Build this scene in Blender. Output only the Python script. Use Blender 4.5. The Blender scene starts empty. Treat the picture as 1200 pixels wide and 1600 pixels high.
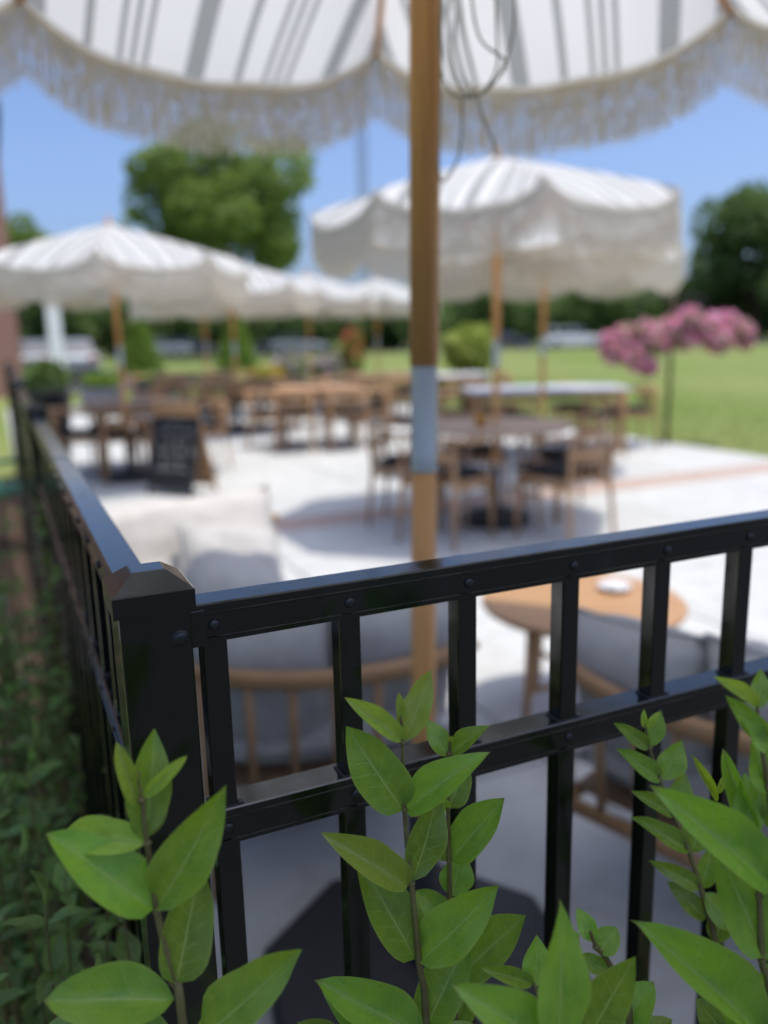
import bpy, bmesh, math, random
from mathutils import Vector, Matrix, noise
random.seed(7)
PI = math.pi
sc = bpy.context.scene
C = sc.collection

# ------------------------------------------------------------------ camera, world, sun, exposure
CAM_Z = 1.41
FPX = 1294.6            # focal length in pixels of the 1200 x 1600 photograph
PITCH, ROLL = 0.21173, -0.02268
fw = Vector((0, math.cos(PITCH), -math.sin(PITCH)))
rt = Vector((1, 0, 0)); up = rt.cross(fw)
rt, up = math.cos(ROLL)*rt + math.sin(ROLL)*up, -math.sin(ROLL)*rt + math.cos(ROLL)*up
cam = bpy.data.cameras.new('camera'); camo = bpy.data.objects.new('camera', cam); C.objects.link(camo)
camo.matrix_world = Matrix(((rt.x, up.x, -fw.x, 0), (rt.y, up.y, -fw.y, 0), (rt.z, up.z, -fw.z, CAM_Z), (0, 0, 0, 1)))
cam.sensor_fit = 'VERTICAL'; cam.sensor_height = 36; cam.lens = 36*FPX/1600
cam.clip_start = 0.02; cam.clip_end = 3000
cam.dof.use_dof = True; cam.dof.focus_distance = 0.63; cam.dof.aperture_fstop = 2.65
sc.camera = camo

SUN_EL, SUN_AZ = math.radians(77), math.atan2(0.94, -0.34)     # azimuth measured from +y towards +x
w = bpy.data.worlds.new('World'); sc.world = w; w.use_nodes = True
nt = w.node_tree; bg = nt.nodes['Background']
sky = nt.nodes.new('ShaderNodeTexSky'); sky.sky_type = 'NISHITA'; sky.sun_disc = False
sky.sun_elevation = SUN_EL; sky.sun_rotation = SUN_AZ
sky.air_density = 0.66; sky.dust_density = 3.8; sky.ozone_density = 8.0
nt.links.new(sky.outputs[0], bg.inputs[0]); bg.inputs[1].default_value = 0.145
sd = Vector((math.sin(SUN_AZ)*math.cos(SUN_EL), math.cos(SUN_AZ)*math.cos(SUN_EL), math.sin(SUN_EL)))
sun = bpy.data.lights.new('sun', 'SUN'); sun.energy = 2.1; sun.angle = math.radians(0.53); sun.color = (1, .945, .82)
suno = bpy.data.objects.new('sun', sun); C.objects.link(suno); suno.location = (0, 0, 30)
suno.rotation_euler = (-sd).to_track_quat('-Z', 'Y').to_euler()
sc.view_settings.view_transform = 'Standard'; sc.view_settings.look = 'None'
sc.view_settings.exposure = 0.82; sc.view_settings.gamma = 1
sc.cycles.use_denoising = True
sc.cycles.max_bounces = 10; sc.cycles.transparent_max_bounces = 12

# ------------------------------------------------------------------ pixel -> direction helpers
def ray(x, y): return fw + (x-600)/FPX*rt - (y-800)/FPX*up
def G(x, y, z=0):
    d = ray(x, y); t = (z-CAM_Z)/d.z
    return Vector((d.x*t, d.y*t, z))
def at(x, y, Y):
    d = ray(x, y); t = Y/d.y
    return Vector((d.x*t, Y, CAM_Z+d.z*t))

# ------------------------------------------------------------------ materials
def M(name):
    m = bpy.data.materials.new(name); m.use_nodes = True
    return m, m.node_tree, m.node_tree.nodes['Principled BSDF']
def nd(t, typ, **k):
    n = t.nodes.new('ShaderNode'+typ)
    for a, b in k.items(): setattr(n, a, b)
    return n
def mth(t, op, a, b=None, c=None):
    n = nd(t, 'Math', operation=op)
    for i, v in enumerate((a, b, c)):
        if v is None: continue
        if isinstance(v, (int, float)): n.inputs[i].default_value = v
        else: t.links.new(v, n.inputs[i])
    return n.outputs[0]
def mixc(t, f, a, b):
    n = nd(t, 'Mix', data_type='RGBA')
    for i, v in ((0, f), (6, a), (7, b)):
        if isinstance(v, (int, float)): n.inputs[i].default_value = v
        elif isinstance(v, tuple): n.inputs[i].default_value = (*v, 1)
        else: t.links.new(v, n.inputs[i])
    return n.outputs[2]
def noisef(t, scale, detail=4, vec=None, dist=0, rough=.55):
    n = nd(t, 'TexNoise'); n.inputs['Scale'].default_value = scale; n.inputs['Detail'].default_value = detail
    n.inputs['Distortion'].default_value = dist; n.inputs['Roughness'].default_value = rough
    if vec is not None: t.links.new(vec, n.inputs['Vector'])
    return n.outputs['Fac']
def rng(t, v, a, b, c=0, d=1):
    n = nd(t, 'MapRange'); t.links.new(v, n.inputs[0])
    for i, q in enumerate((a, b, c, d)): n.inputs[i+1].default_value = q
    return n.outputs[0]
def ocoord(t, scale=(1, 1, 1)):
    c = nd(t, 'TexCoord'); mp = nd(t, 'Mapping'); mp.inputs['Scale'].default_value = scale
    t.links.new(c.outputs['Object'], mp.inputs[0]); return mp.outputs[0]
def bump(t, bs, h, strength, dist=.01):
    b = nd(t, 'Bump'); b.inputs['Strength'].default_value = strength; b.inputs['Distance'].default_value = dist
    t.links.new(h, b.inputs['Height']); t.links.new(b.outputs[0], bs.inputs['Normal'])
def simple(name, a, b=None, rough=.5, scale=6, spec=.5, metal=0, bmp=0, stretch=(1, 1, 1), detail=5):
    m, t, s = M(name); b = b or tuple(x*.8 for x in a)
    v = ocoord(t, stretch); f = rng(t, noisef(t, scale, detail, v), .3, .7)
    t.links.new(mixc(t, f, a, b), s.inputs['Base Color'])
    s.inputs['Roughness'].default_value = rough; s.inputs['Specular IOR Level'].default_value = spec
    s.inputs['Metallic'].default_value = metal
    if bmp: bump(t, s, f, bmp, .005)
    return m
def wood(name, a, b, rough=.45, axis=2):
    m, t, s = M(name); st = [38, 38, 38]; st[axis] = 1.6
    v = ocoord(t, tuple(st)); f = noisef(t, 1.0, 6, v, .6)
    st2 = [160, 160, 160]; st2[axis] = 5
    f2 = noisef(t, 1.0, 3, ocoord(t, tuple(st2)))
    c = mixc(t, rng(t, f, .3, .72), a, b); c = mixc(t, mth(t, 'MULTIPLY', rng(t, f2, .55, .75), .55), c, tuple(x*.45 for x in b))
    t.links.new(c, s.inputs['Base Color']); s.inputs['Roughness'].default_value = rough
    bump(t, s, f2, .15, .001)
    return m
MAT = {}
MAT['pole_wood'] = wood('pole_wood', (.7, .36, .125), (.56, .265, .08), .5)
MAT['teak'] = wood('teak', (.47, .275, .135), (.35, .19, .085), .5, 0)
MAT['teak_up'] = wood('teak_up', (.47, .275, .135), (.35, .19, .085), .5, 2)
MAT['table_wood'] = wood('table_wood', (.46, .27, .13), (.36, .19, .085), .45, 0)
MAT['dark_teak'] = wood('dark_teak', (.27, .165, .09), (.18, .105, .055), .55, 0)
MAT['grey_teak'] = wood('grey_teak', (.52, .37, .265), (.42, .29, .2), .6, 0)
MAT['zinc'] = simple('zinc', (.5, .52, .53), (.42, .44, .45), .38, 14, .5, .3, bmp=.1, stretch=(1, 1, .2))
MAT['black_plastic'] = simple('black_plastic', (.016, .017, .02), (.024, .025, .028), .55, 20, bmp=.1)
MAT['black_cushion'] = simple('black_cushion', (.022, .023, .027), (.035, .036, .04), .9, 60, .2, bmp=.2)
MAT['rope'] = simple('rope', (.34, .32, .24), (.22, .21, .15), .9, 200, .1)
MAT['screw'] = simple('screw', (.035, .037, .04), (.02, .021, .023), .35, 300, .6, .5)
def m_fence():
    m, t, s = M('fence_paint')
    v = ocoord(t); f = noisef(t, 9, 6, v); f2 = noisef(t, 160, 3, v); f3 = noisef(t, 34, 5, v)
    t.links.new(mixc(t, rng(t, f, .35, .7), (.0022, .0042, .0034), (.004, .0064, .0052)), s.inputs['Base Color'])
    r = mth(t, 'ADD', rng(t, f3, .35, .75, .08, .17), rng(t, f, .58, .75, 0, .12)); t.links.new(r, s.inputs['Roughness'])
    ge = nd(t, 'NewGeometry'); sn = nd(t, 'SeparateXYZ'); t.links.new(ge.outputs['Normal'], sn.inputs[0])
    dust = mth(t, 'MULTIPLY', mth(t, 'GREATER_THAN', sn.outputs[2], .6), rng(t, noisef(t, 55, 6, v, 1.2), .5, .78, .02, .6))
    smear = mth(t, 'MULTIPLY', rng(t, noisef(t, 14, 6, ocoord(t, (1, 1, .25)), .8), .58, .8), .18)
    lk = s.inputs['Base Color'].links[0].from_socket
    t.links.new(mixc(t, mth(t, 'MAXIMUM', dust, smear), lk, (.05, .05, .046)), s.inputs['Base Color'])
    s.inputs['IOR'].default_value = 1.62
    s.inputs['Coat Weight'].default_value = 0
    bump(t, s, f2, .035, .001)
    return m
MAT['fence'] = m_fence()
def m_concrete():
    m, t, s = M('patio_concrete'); c = nd(t, 'NewGeometry'); p = c.outputs['Position']
    a = noisef(t, .55, 6, p); b = noisef(t, 7, 6, p); d = noisef(t, 90, 3, p)
    mp = nd(t, 'Mapping'); mp.inputs['Rotation'].default_value = (0, 0, -.4276); mp.inputs['Scale'].default_value = (3, 150, 1); t.links.new(p, mp.inputs[0])
    br = noisef(t, 1, 4, mp.outputs[0])
    c1 = mixc(t, rng(t, a, .35, .68), (.5, .51, .5), (.44, .447, .437))
    c2 = mixc(t, mth(t, 'MULTIPLY', rng(t, b, .46, .72), .6), c1, (.33, .325, .31))
    c3 = mixc(t, mth(t, 'MULTIPLY', rng(t, br, .45, .75), .22), c2, (.42, .405, .38))
    oi = nd(t, 'ObjectInfo'); c4 = mixc(t, mth(t, 'MULTIPLY', oi.outputs['Random'], .16), c3, (.43, .42, .4))
    t.links.new(c4, s.inputs['Base Color']); s.inputs['Roughness'].default_value = .82; s.inputs['Specular IOR Level'].default_value = .25
    bump(t, s, mth(t, 'ADD', d, br), .25, .002)
    return m
MAT['concrete'] = m_concrete()
MAT['band'] = simple('band_concrete', (.43, .33, .28), (.36, .27, .23), .85, 9, .2, bmp=.2)
MAT['soil_joint'] = simple('joint', (.2, .19, .17), (.14, .13, .12), .95, 12)
MAT['grass_ground'] = simple('lawn', (.12, .18, .035), (.2, .22, .08), .9, .22, .1, detail=9, stretch=(1, .35, 1))
MAT['grass_blade'] = simple('grass_blade', (.13, .2, .03), (.19, .25, .055), .7, .9, .2)
MAT['mulch'] = simple('mulch', (.12, .08, .055), (.055, .035, .024), .95, 24, .1, bmp=.8)
MAT['mulch_chip'] = simple('mulch_chip', (.2, .135, .095), (.09, .058, .04), .9, 13, .15)
MAT['asphalt'] = simple('asphalt', (.06, .06, .062), (.045, .045, .047), .9, 5, .2)
MAT['walk'] = simple('walk', (.52, .51, .49), (.45, .44, .42), .85, 3, .2)
def m_fabric_stripe():
    m, t, s = M('striped_canopy')
    uv = nd(t, 'UVMap'); sp = nd(t, 'SeparateXYZ'); t.links.new(uv.outputs[0], sp.inputs[0])
    u = sp.outputs[0]
    per = .405
    x = mth(t, 'MULTIPLY', mth(t, 'FRACT', mth(t, 'DIVIDE', mth(t, 'SUBTRACT', 10*per-.305, u), per)), per)
    def band(c, hw): return mth(t, 'LESS_THAN', mth(t, 'ABSOLUTE', mth(t, 'SUBTRACT', x, c)), hw)
    k = band(.04, .027)
    for c, hw in ((.165, .0105), (.245, .0078), (.278, .0078), (.311, .0078)): k = mth(t, 'MAXIMUM', k, band(c, hw))
    v = ocoord(t); n = noisef(t, 420, 2, v); n2 = noisef(t, 3, 5, v)
    base = mixc(t, rng(t, n2, .3, .7), (.8, .8, .79), (.75, .75, .74))
    st = mixc(t, rng(t, n, .35, .65), (.29, .305, .3), (.36, .37, .365))
    col = mixc(t, k, base, st)
    t.links.new(col, s.inputs['Base Color']); s.inputs['Roughness'].default_value = .85; s.inputs['Specular IOR Level'].default_value = .15
    bump(t, s, n, .12, .001)
    tr = nd(t, 'BsdfTranslucent'); t.links.new(col, tr.inputs[0])
    mx = nd(t, 'MixShader'); mx.inputs[0].default_value = .45
    t.links.new(s.outputs[0], mx.inputs[1]); t.links.new(tr.outputs[0], mx.inputs[2])
    t.links.new(mx.outputs[0], t.nodes['Material Output'].inputs[0])
    return m
MAT['canopy'] = m_fabric_stripe()
def translucent(name, a, b, mixf, scale, rough=.6, spec=.3):
    m, t, s = M(name); v = ocoord(t); oi = nd(t, 'ObjectInfo')
    f = rng(t, noisef(t, scale, 3, v), .3, .7)
    c = mixc(t, f, a, b); t.links.new(c, s.inputs['Base Color']); s.inputs['Roughness'].default_value = rough
    s.inputs['Specular IOR Level'].default_value = spec
    tr = nd(t, 'BsdfTranslucent'); t.links.new(c, tr.inputs[0])
    mx = nd(t, 'MixShader'); mx.inputs[0].default_value = mixf
    t.links.new(s.outputs[0], mx.inputs[1]); t.links.new(tr.outputs[0], mx.inputs[2])
    t.links.new(mx.outputs[0], t.nodes['Material Output'].inputs[0])
    return m
MAT['fringe'] = translucent('fringe_cotton', (.9, .86, .77), (.83, .78, .68), .5, 30, .9, .1)
MAT['tree_leaf'] = translucent('tree_leaf', (.25, .34, .08), (.17, .25, .055), .45, .35, .6)
MAT['tree_dark'] = translucent('tree_dark', (.16, .24, .07), (.1, .165, .048), .4, .3, .6)
MAT['shrub_bright'] = translucent('shrub_bright', (.22, .34, .055), (.16, .26, .045), .35, 1, .6)
MAT['lime_leaf'] = translucent('lime_leaf', (.42, .48, .11), (.32, .4, .08), .4, 4, .6)
MAT['flower_pink'] = translucent('flower_pink', (.88, .3, .5), (.9, .48, .64), .4, 9, .6)
MAT['flower_pale'] = translucent('flower_pale', (.8, .5, .62), (.85, .66, .74), .3, 9, .6)
MAT['flower_red'] = translucent('flower_red', (.62, .07, .07), (.7, .16, .14), .3, 9, .6)
MAT['flower_mauve'] = translucent('flower_mauve', (.5, .33, .5), (.6, .45, .6), .3, 9, .6)
MAT['flower_orange'] = translucent('flower_orange', (.75, .35, .04), (.8, .5, .08), .3, 9, .6)
MAT['bark'] = simple('bark', (.12, .085, .06), (.07, .05, .036), .9, 8, .1, bmp=.5, stretch=(3, 3, .6))
def m_leaf(name, a, b, vein):
    m, t, s = M(name)
    uv = nd(t, 'UVMap'); sp = nd(t, 'SeparateXYZ'); t.links.new(uv.outputs[0], sp.inputs[0])
    L, W = sp.outputs[0], sp.outputs[1]                      # 0..1 along, -1..1 across
    aw = mth(t, 'ABSOLUTE', W); oi = nd(t, 'ObjectInfo')
    mid = mth(t, 'MULTIPLY', mth(t, 'SUBTRACT', 1, rng(t, aw, .015, .065)), rng(t, L, 0, 1, 1.0, .55)); 
    wob = mth(t, 'MULTIPLY', noisef(t, 9, 3, ocoord(t)), .10)
    vv = mth(t, 'FRACT', mth(t, 'MULTIPLY', mth(t, 'ADD', mth(t, 'SUBTRACT', L, mth(t, 'MULTIPLY', aw, .2)), wob), 7))
    vd = mth(t, 'ABSOLUTE', mth(t, 'SUBTRACT', vv, .5))
    side = mth(t, 'MULTIPLY', mth(t, 'SUBTRACT', 1, rng(t, vd, .02, .09)), rng(t, aw, .95, .5, 0, .55))
    n = rng(t, noisef(t, 3.2, 5, ocoord(t)), .3, .7)
    c = mixc(t, n, a, b)
    hs = nd(t, 'HueSaturation'); t.links.new(c, hs.inputs['Color'])
    t.links.new(rng(t, oi.outputs['Random'], 0, 1, .485, .51), hs.inputs['Hue']); t.links.new(rng(t, oi.outputs['Random'], 0, 1, .75, 1.3), hs.inputs['Value'])
    c2 = mixc(t, mth(t, 'MAXIMUM', mid, mth(t, 'MULTIPLY', side, .5)), hs.outputs[0], vein)
    vo = nd(t, 'TexVoronoi'); vo.inputs['Scale'].default_value = 5; t.links.new(ocoord(t, (1, 1, 1)), vo.inputs[0])
    spot = mth(t, 'MULTIPLY', mth(t, 'LESS_THAN', vo.outputs['Distance'], mth(t, 'MULTIPLY', noisef(t, 2.3, 2, ocoord(t)), .09)), .55)
    tipb = mth(t, 'MULTIPLY', rng(t, L, .94, 1.0), mth(t, 'GREATER_THAN', oi.outputs['Random'], .55))
    edge = mth(t, 'MULTIPLY', rng(t, aw, .86, 1.0), .35)
    c2 = mixc(t, edge, c2, (.34, .4, .1)); c2 = mixc(t, mth(t, 'MAXIMUM', spot, mth(t, 'MULTIPLY', tipb, .6)), c2, (.16, .1, .035))
    geo = nd(t, 'NewGeometry')
    c3 = mixc(t, mth(t, 'MULTIPLY', geo.outputs['Backfacing'], .4), c2, (.2, .28, .1))
    t.links.new(c3, s.inputs['Base Color']); t.links.new(rng(t, noisef(t, 5, 3, ocoord(t)), .3, .7, .2, .36), s.inputs['Roughness']); s.inputs['Specular IOR Level'].default_value = .5
    h = mth(t, 'ADD', mth(t, 'MULTIPLY', mth(t, 'MAXIMUM', mid, side), -1), mth(t, 'MULTIPLY', noisef(t, 22, 3, ocoord(t)), .4))
    bump(t, s, h, .35, .002)
    tr = nd(t, 'BsdfTranslucent'); hs2 = nd(t, 'HueSaturation'); hs2.inputs['Saturation'].default_value = 1.15; hs2.inputs['Value'].default_value = 1.5
    t.links.new(c3, hs2.inputs['Color']); t.links.new(hs2.outputs[0], tr.inputs[0])
    mx = nd(t, 'MixShader'); mx.inputs[0].default_value = .4
    t.links.new(s.outputs[0], mx.inputs[1]); t.links.new(tr.outputs[0], mx.inputs[2])
    t.links.new(mx.outputs[0], t.nodes['Material Output'].inputs[0])
    return m
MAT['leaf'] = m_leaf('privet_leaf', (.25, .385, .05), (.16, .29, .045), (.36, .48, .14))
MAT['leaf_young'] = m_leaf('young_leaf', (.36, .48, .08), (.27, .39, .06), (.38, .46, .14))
MAT['leaf_shade_tint'] = m_leaf('shade_tinted_leaf', (.15, .25, .06), (.1, .18, .045), (.11, .18, .07))  # privet leaf with the fence's shade put into its colour
MAT['stem'] = simple('stem', (.16, .15, .05), (.11, .075, .035), .6, 60, .3)
MAT['cushion'] = simple('cushion', (.5, .485, .465), (.43, .415, .4), .95, 18, .15, bmp=.5)
MAT['sunlit_tint_cushion'] = simple('sunlit_tint_cushion', (.56, .53, .5), (.5, .47, .44), .95, 18, .15, bmp=.5)  # the grey cushion with sunlight painted in as a lighter colour
MAT['chalk_black'] = simple('chalkboard', (.01, .0105, .012), (.018, .0185, .02), .75, 8, .3)
MAT['chalk'] = simple('chalk', (.5, .5, .5), (.32, .32, .32), .95, 60, .1)
MAT['white_top'] = simple('white_top', (.62, .63, .66), (.56, .57, .6), .35, 4)
MAT['white_paint'] = simple('white_paint', (.84, .84, .84), (.79, .79, .79), .5, 3)
MAT['silver'] = simple('silver_paint', (.45, .48, .5), (.42, .45, .47), .25, 3, .6, .4)
MAT['dark_car'] = simple('dark_car', (.05, .055, .065), (.04, .045, .055), .25, 3, .6, .2)
MAT['glass'] = simple('car_glass', (.02, .025, .03), (.015, .02, .025), .08, 3, .8)
MAT['tyre'] = simple('tyre', (.015, .015, .016), (.02, .02, .021), .85, 20)
MAT['red_lamp'] = simple('red_lamp', (.4, .02, .02), (.3, .015, .015), .2, 3)
MAT['green_plastic'] = simple('green_plastic', (.015, .14, .09), (.012, .11, .07), .4, 10)
MAT['grey_planter'] = simple('grey_planter', (.2, .2, .215), (.16, .16, .175), .8, 7, bmp=.3)
MAT['steel'] = simple('tower_steel', (.25, .26, .28), (.2, .21, .23), .6, 1, .4, .4)
def m_brick():
    m, t, s = M('brick_wall'); b = nd(t, 'TexBrick')
    sp = nd(t, 'SeparateXYZ'); t.links.new(ocoord(t), sp.inputs[0]); cx = nd(t, 'CombineXYZ')
    t.links.new(mth(t, 'ADD', sp.outputs[0], sp.outputs[1]), cx.inputs[0]); t.links.new(sp.outputs[2], cx.inputs[1]); t.links.new(cx.outputs[0], b.inputs[0]); b.inputs['Scale'].default_value = 4.4
    b.inputs['Color1'].default_value = (.33, .14, .09, 1); b.inputs['Color2'].default_value = (.25, .1, .07, 1); b.inputs['Mortar'].default_value = (.4, .37, .33, 1)
    t.links.new(b.outputs[0], s.inputs['Base Color']); s.inputs['Roughness'].default_value = .9
    return m
MAT['brick'] = m_brick()
MAT['roof'] = simple('roof', (.1, .095, .09), (.07, .065, .06), .9, 3)

# ------------------------------------------------------------------ mesh helpers
def mesh(name, vs, fs, mat=None, smooth=False, uvs=None):
    me = bpy.data.meshes.new(name); me.from_pydata([tuple(v) for v in vs], [], fs); me.update()
    if uvs is not None:
        l = me.uv_layers.new(name='UVMap')
        for p in me.polygons:
            for li in p.loop_indices: l.data[li].uv = uvs[me.loops[li].vertex_index]
    if mat: me.materials.append(MAT[mat])
    if smooth: me.polygons.foreach_set('use_smooth', [True]*len(me.polygons))
    return me
def obj(name, me, parent=None, mat=None, loc=None, rot=None, mw=None):
    o = bpy.data.objects.new(name, me); C.objects.link(o)
    if parent: o.parent = parent
    if loc is not None: o.location = loc
    if rot is not None: o.rotation_euler = rot
    if mw is not None: o.matrix_local = mw
    return o
def tag(o, label=None, cat=None, group=None, kind=None):
    if label: o['label'] = label
    if cat: o['category'] = cat
    if group: o['group'] = group
    if kind: o['kind'] = kind
    return o
def thing(name, label, cat, loc=(0, 0, 0), rz=0, group=None):
    o = bpy.data.objects.new(name, None); C.objects.link(o); o.location = loc; o.rotation_euler = (0, 0, rz)
    o.empty_display_size = .1
    return tag(o, label, cat, group)
def copy_tree(o, parent=None):
    c = o.copy(); C.objects.link(c); c.parent = parent
    for ch in list(o.children): copy_tree(ch, c)
    return c
class MB:
    def __init__(s): s.v = []; s.f = []
    def add(s, vs, fs):
        n = len(s.v); s.v += [Vector(v) for v in vs]; s.f += [tuple(i+n for i in f) for f in fs]; return s
    def box(s, a, b, mw=None, bev=0):
        bm = bmesh.new(); bmesh.ops.create_cube(bm, size=1)
        sz = [b[i]-a[i] for i in range(3)]; ce = [(a[i]+b[i])/2 for i in range(3)]
        for v in bm.verts: v.co = Vector([v.co[i]*sz[i]+ce[i] for i in range(3)])
        if bev: bmesh.ops.bevel(bm, geom=list(bm.edges), offset=bev, segments=2, profile=.5, affect='EDGES')
        bm.verts.index_update()
        s.add([(mw @ v.co if mw else v.co) for v in bm.verts], [[v.index for v in f.verts] for f in bm.faces]); bm.free(); return s
    def tube(s, pts, r, n=8, cap=True, flat=(1, 1), upv=None):
        pts = [Vector(p) for p in pts]; m = len(pts)
        rs = r if isinstance(r, (list, tuple)) else [r]*m
        base = len(s.v); prev = None
        for i, p in enumerate(pts):
            d = (pts[min(i+1, m-1)]-pts[max(i-1, 0)]).normalized()
            if prev is None:
                a = Vector(upv) if upv else (Vector((0, 0, 1)) if abs(d.z) < .9 else Vector((1, 0, 0)))
                x = d.cross(a).normalized()
            else: x = (prev - d*prev.dot(d)).normalized()
            y = d.cross(x); prev = x
            for k in range(n):
                an = 2*PI*k/n
                s.v.append(p + (x*math.cos(an)*flat[0]+y*math.sin(an)*flat[1])*rs[i])
        for i in range(m-1):
            for k in range(n):
                s.f.append((base+i*n+k, base+i*n+(k+1) % n, base+(i+1)*n+(k+1) % n, base+(i+1)*n+k))
        if cap:
            s.f.append(tuple(base+k for k in range(n))[::-1]); s.f.append(tuple(base+(m-1)*n+k for k in range(n)))
        return s
    def lathe(s, prof, n=24, c=(0, 0, 0)):
        base = len(s.v); m = len(prof)
        for r, z in prof:
            for k in range(n):
                a = 2*PI*k/n; s.v.append(Vector((c[0]+r*math.cos(a), c[1]+r*math.sin(a), c[2]+z)))
        for i in range(m-1):
            for k in range(n): s.f.append((base+i*n+k, base+i*n+(k+1) % n, base+(i+1)*n+(k+1) % n, base+(i+1)*n+k))
        s.f.append(tuple(base+k for k in range(n))[::-1]); s.f.append(tuple(base+(m-1)*n+k for k in range(n)))
        return s
    def mesh(s, name, mat, smooth=False): return mesh(name, s.v, s.f, mat, smooth)
    def build(s, name, mat, parent=None, smooth=False, **k): return obj(name, s.mesh(name, mat, smooth), parent, **k)
def autosmooth(o, ang=40):
    me = o.data
    bm = bmesh.new(); bm.from_mesh(me)
    for f in bm.faces: f.smooth = True
    for e in bm.edges:
        if len(e.link_faces) == 2 and e.calc_face_angle(0) > math.radians(ang): e.smooth = False
    bm.to_mesh(me); bm.free(); return o

TH = 0.42764
UX, VX = Vector((math.cos(TH), math.sin(TH), 0)), Vector((-math.sin(TH), math.cos(TH), 0))
O = Vector((-.12994, .5947, 0))
def P(u, v, z=0): return O + UX*u + VX*v + Vector((0, 0, z))

# ------------------------------------------------------------------ setting
def sheet(name, pts, z, mat, kind='structure'):
    return tag(obj(name, mesh(name, [(p.x, p.y, z) for p in pts], [tuple(range(len(pts)))], mat)), kind=kind)
sheet('lawn', [Vector(p) for p in ((-900, -60, 0), (900, -60, 0), (900, 1500, 0), (-900, 1500, 0))], -.05, 'grass_ground')
PW, PV = 7.42, 19.2          # patio reaches u = PW, v = PV
patio = tag(obj('patio', mesh('patio', [P(*q) for q in ((-.058, .0, -.032), (PW, .0, -.032), (PW, PV, -.032), (-.058, PV, -.032),
    (-.058, .0, -.3), (PW, .0, -.3), (PW, PV, -.3), (-.058, PV, -.3))],
    [(0, 1, 2, 3), (0, 4, 5, 1), (1, 5, 6, 2), (2, 6, 7, 3), (3, 7, 4, 0)], 'soil_joint')), kind='structure')
def slab_mesh(w_, l_, mat):
    b = MB().box((0, 0, -.03), (w_, l_, 0), bev=.004); return b.mesh('slab', mat)
cache = {}
def slab(name, u0, v0, u1, v1, mat):
    k = (round(u1-u0, 3), round(v1-v0, 3), mat)
    if k not in cache: cache[k] = slab_mesh(u1-u0, v1-v0, mat)
    p = P(u0, v0); return obj(name, cache[k], patio, loc=(p.x, p.y, random.uniform(-.0015, .001)), rot=(0, 0, TH))
us = [-.06, 1.41, 2.91, 4.41, 5.91, 7.416]
vs = [-.066]; 
while vs[-1] < PV-.8: vs.append(vs[-1]+1.5)
vb = 5.13                      # the coloured band crosses the patio here
cuts = []
v = .0
while v < PV-.3:
    nv = min(v+1.5, PV-.004)
    if v < vb < nv+.2 and not any(c[2] == 'band' for c in cuts):
        cuts.append((v, vb, 'concrete')); cuts.append((vb, vb+.42, 'band')); v = vb+.42; continue
    cuts.append((v, nv, 'concrete')); v = nv
for a, b, m in cuts:
    for i in range(len(us)-1):
        slab('slab' if m == 'concrete' else 'band_slab', us[i]+.006, a+.006, us[i+1]-.006, b-.006, m)
# mulch bed in front of and beside the fence
bed = tag(obj('mulch_bed', mesh('mulch_bed', [P(*q) for q in ((-1.15, -.75, -.02), (9, -.75, -.02), (9, -.004, -.02), (-.062, -.004, -.02), (-.062, 9.2, -.02), (-1.15, 9.2, -.02))],
    [(0, 1, 2, 3), (0, 3, 4, 5)], 'mulch')), kind='structure')
cb = MB()
for i in range(5200):
    if random.random() < .6: u, v = random.uniform(-1.12, -.12), random.uniform(-.7, 6)
    else: u, v = random.uniform(-1, 2.4), random.uniform(-.7, -.1)
    p = P(u, v, -.018+random.uniform(0, .016)); L, W, T = random.uniform(.012, .045), random.uniform(.005, .014), random.uniform(.003, .007)
    mw = Matrix.Translation(p) @ Matrix.Rotation(random.uniform(0, 6.3), 4, 'Z') @ Matrix.Rotation(random.uniform(-.4, .4), 4, 'Y')
    q = [mw @ Vector(c) for c in ((-L, -W, 0), (L, -W*.6, 0), (L*.8, W, 0), (-L*.9, W*.7, 0), (-L, -W, T), (L, -W*.6, T), (L*.8, W, T), (-L*.9, W*.7, T))]
    cb.add(q, [(4, 5, 6, 7), (0, 1, 5, 4), (1, 2, 6, 5), (2, 3, 7, 6), (3, 0, 4, 7)])
tag(cb.build('wood_chips', 'mulch_chip'), 'brown wood chip mulch strewn over the planting bed', 'mulch', kind='stuff')
def quad(name, u0, v0, u1, v1, z, mat):
    return sheet(name, [P(u0, v0), P(u1, v0), P(u1, v1), P(u0, v1)], z, mat)
quad('walkway', -3.2, 2.2, -1.15, 24, -.022, 'walk')
quad('driveway', -14, 24.5, 6.2, 44, -.04, 'asphalt')
sheet('parking_road', [Vector(p) for p in ((-200, 66, 0), (220, 66, 0), (220, 84, 0), (-200, 84, 0))], -.038, 'asphalt')
quad('unseen_asphalt', -60, -60, 90, -.75, -.03, 'asphalt')  # unseen asphalt added behind the camera so the fence reflects something dark
# lawn blades close to the patio
gb = MB()
rnd = random.Random(3)
for i in range(42000):
    if rnd.random() < .75: u, v = PW+.02+abs(rnd.gauss(0, 4)), rnd.uniform(.5, 24)
    else: u, v = rnd.uniform(.5, 14), PV+.03+abs(rnd.gauss(0, 5))
    p = P(u, v, -.05); h = rnd.uniform(.03, .075); a = rnd.uniform(0, 6.3); ww = .004
    dx = Vector((math.cos(a), math.sin(a), 0))*ww; ln = Vector((rnd.uniform(-.03, .03), rnd.uniform(-.03, .03), h))
    gb.add([p-dx, p+dx, p+ln], [(0, 1, 2)])
tag(gb.build('grass', 'grass_blade'), 'mown green grass along the patio edge', 'grass', kind='stuff')

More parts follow.
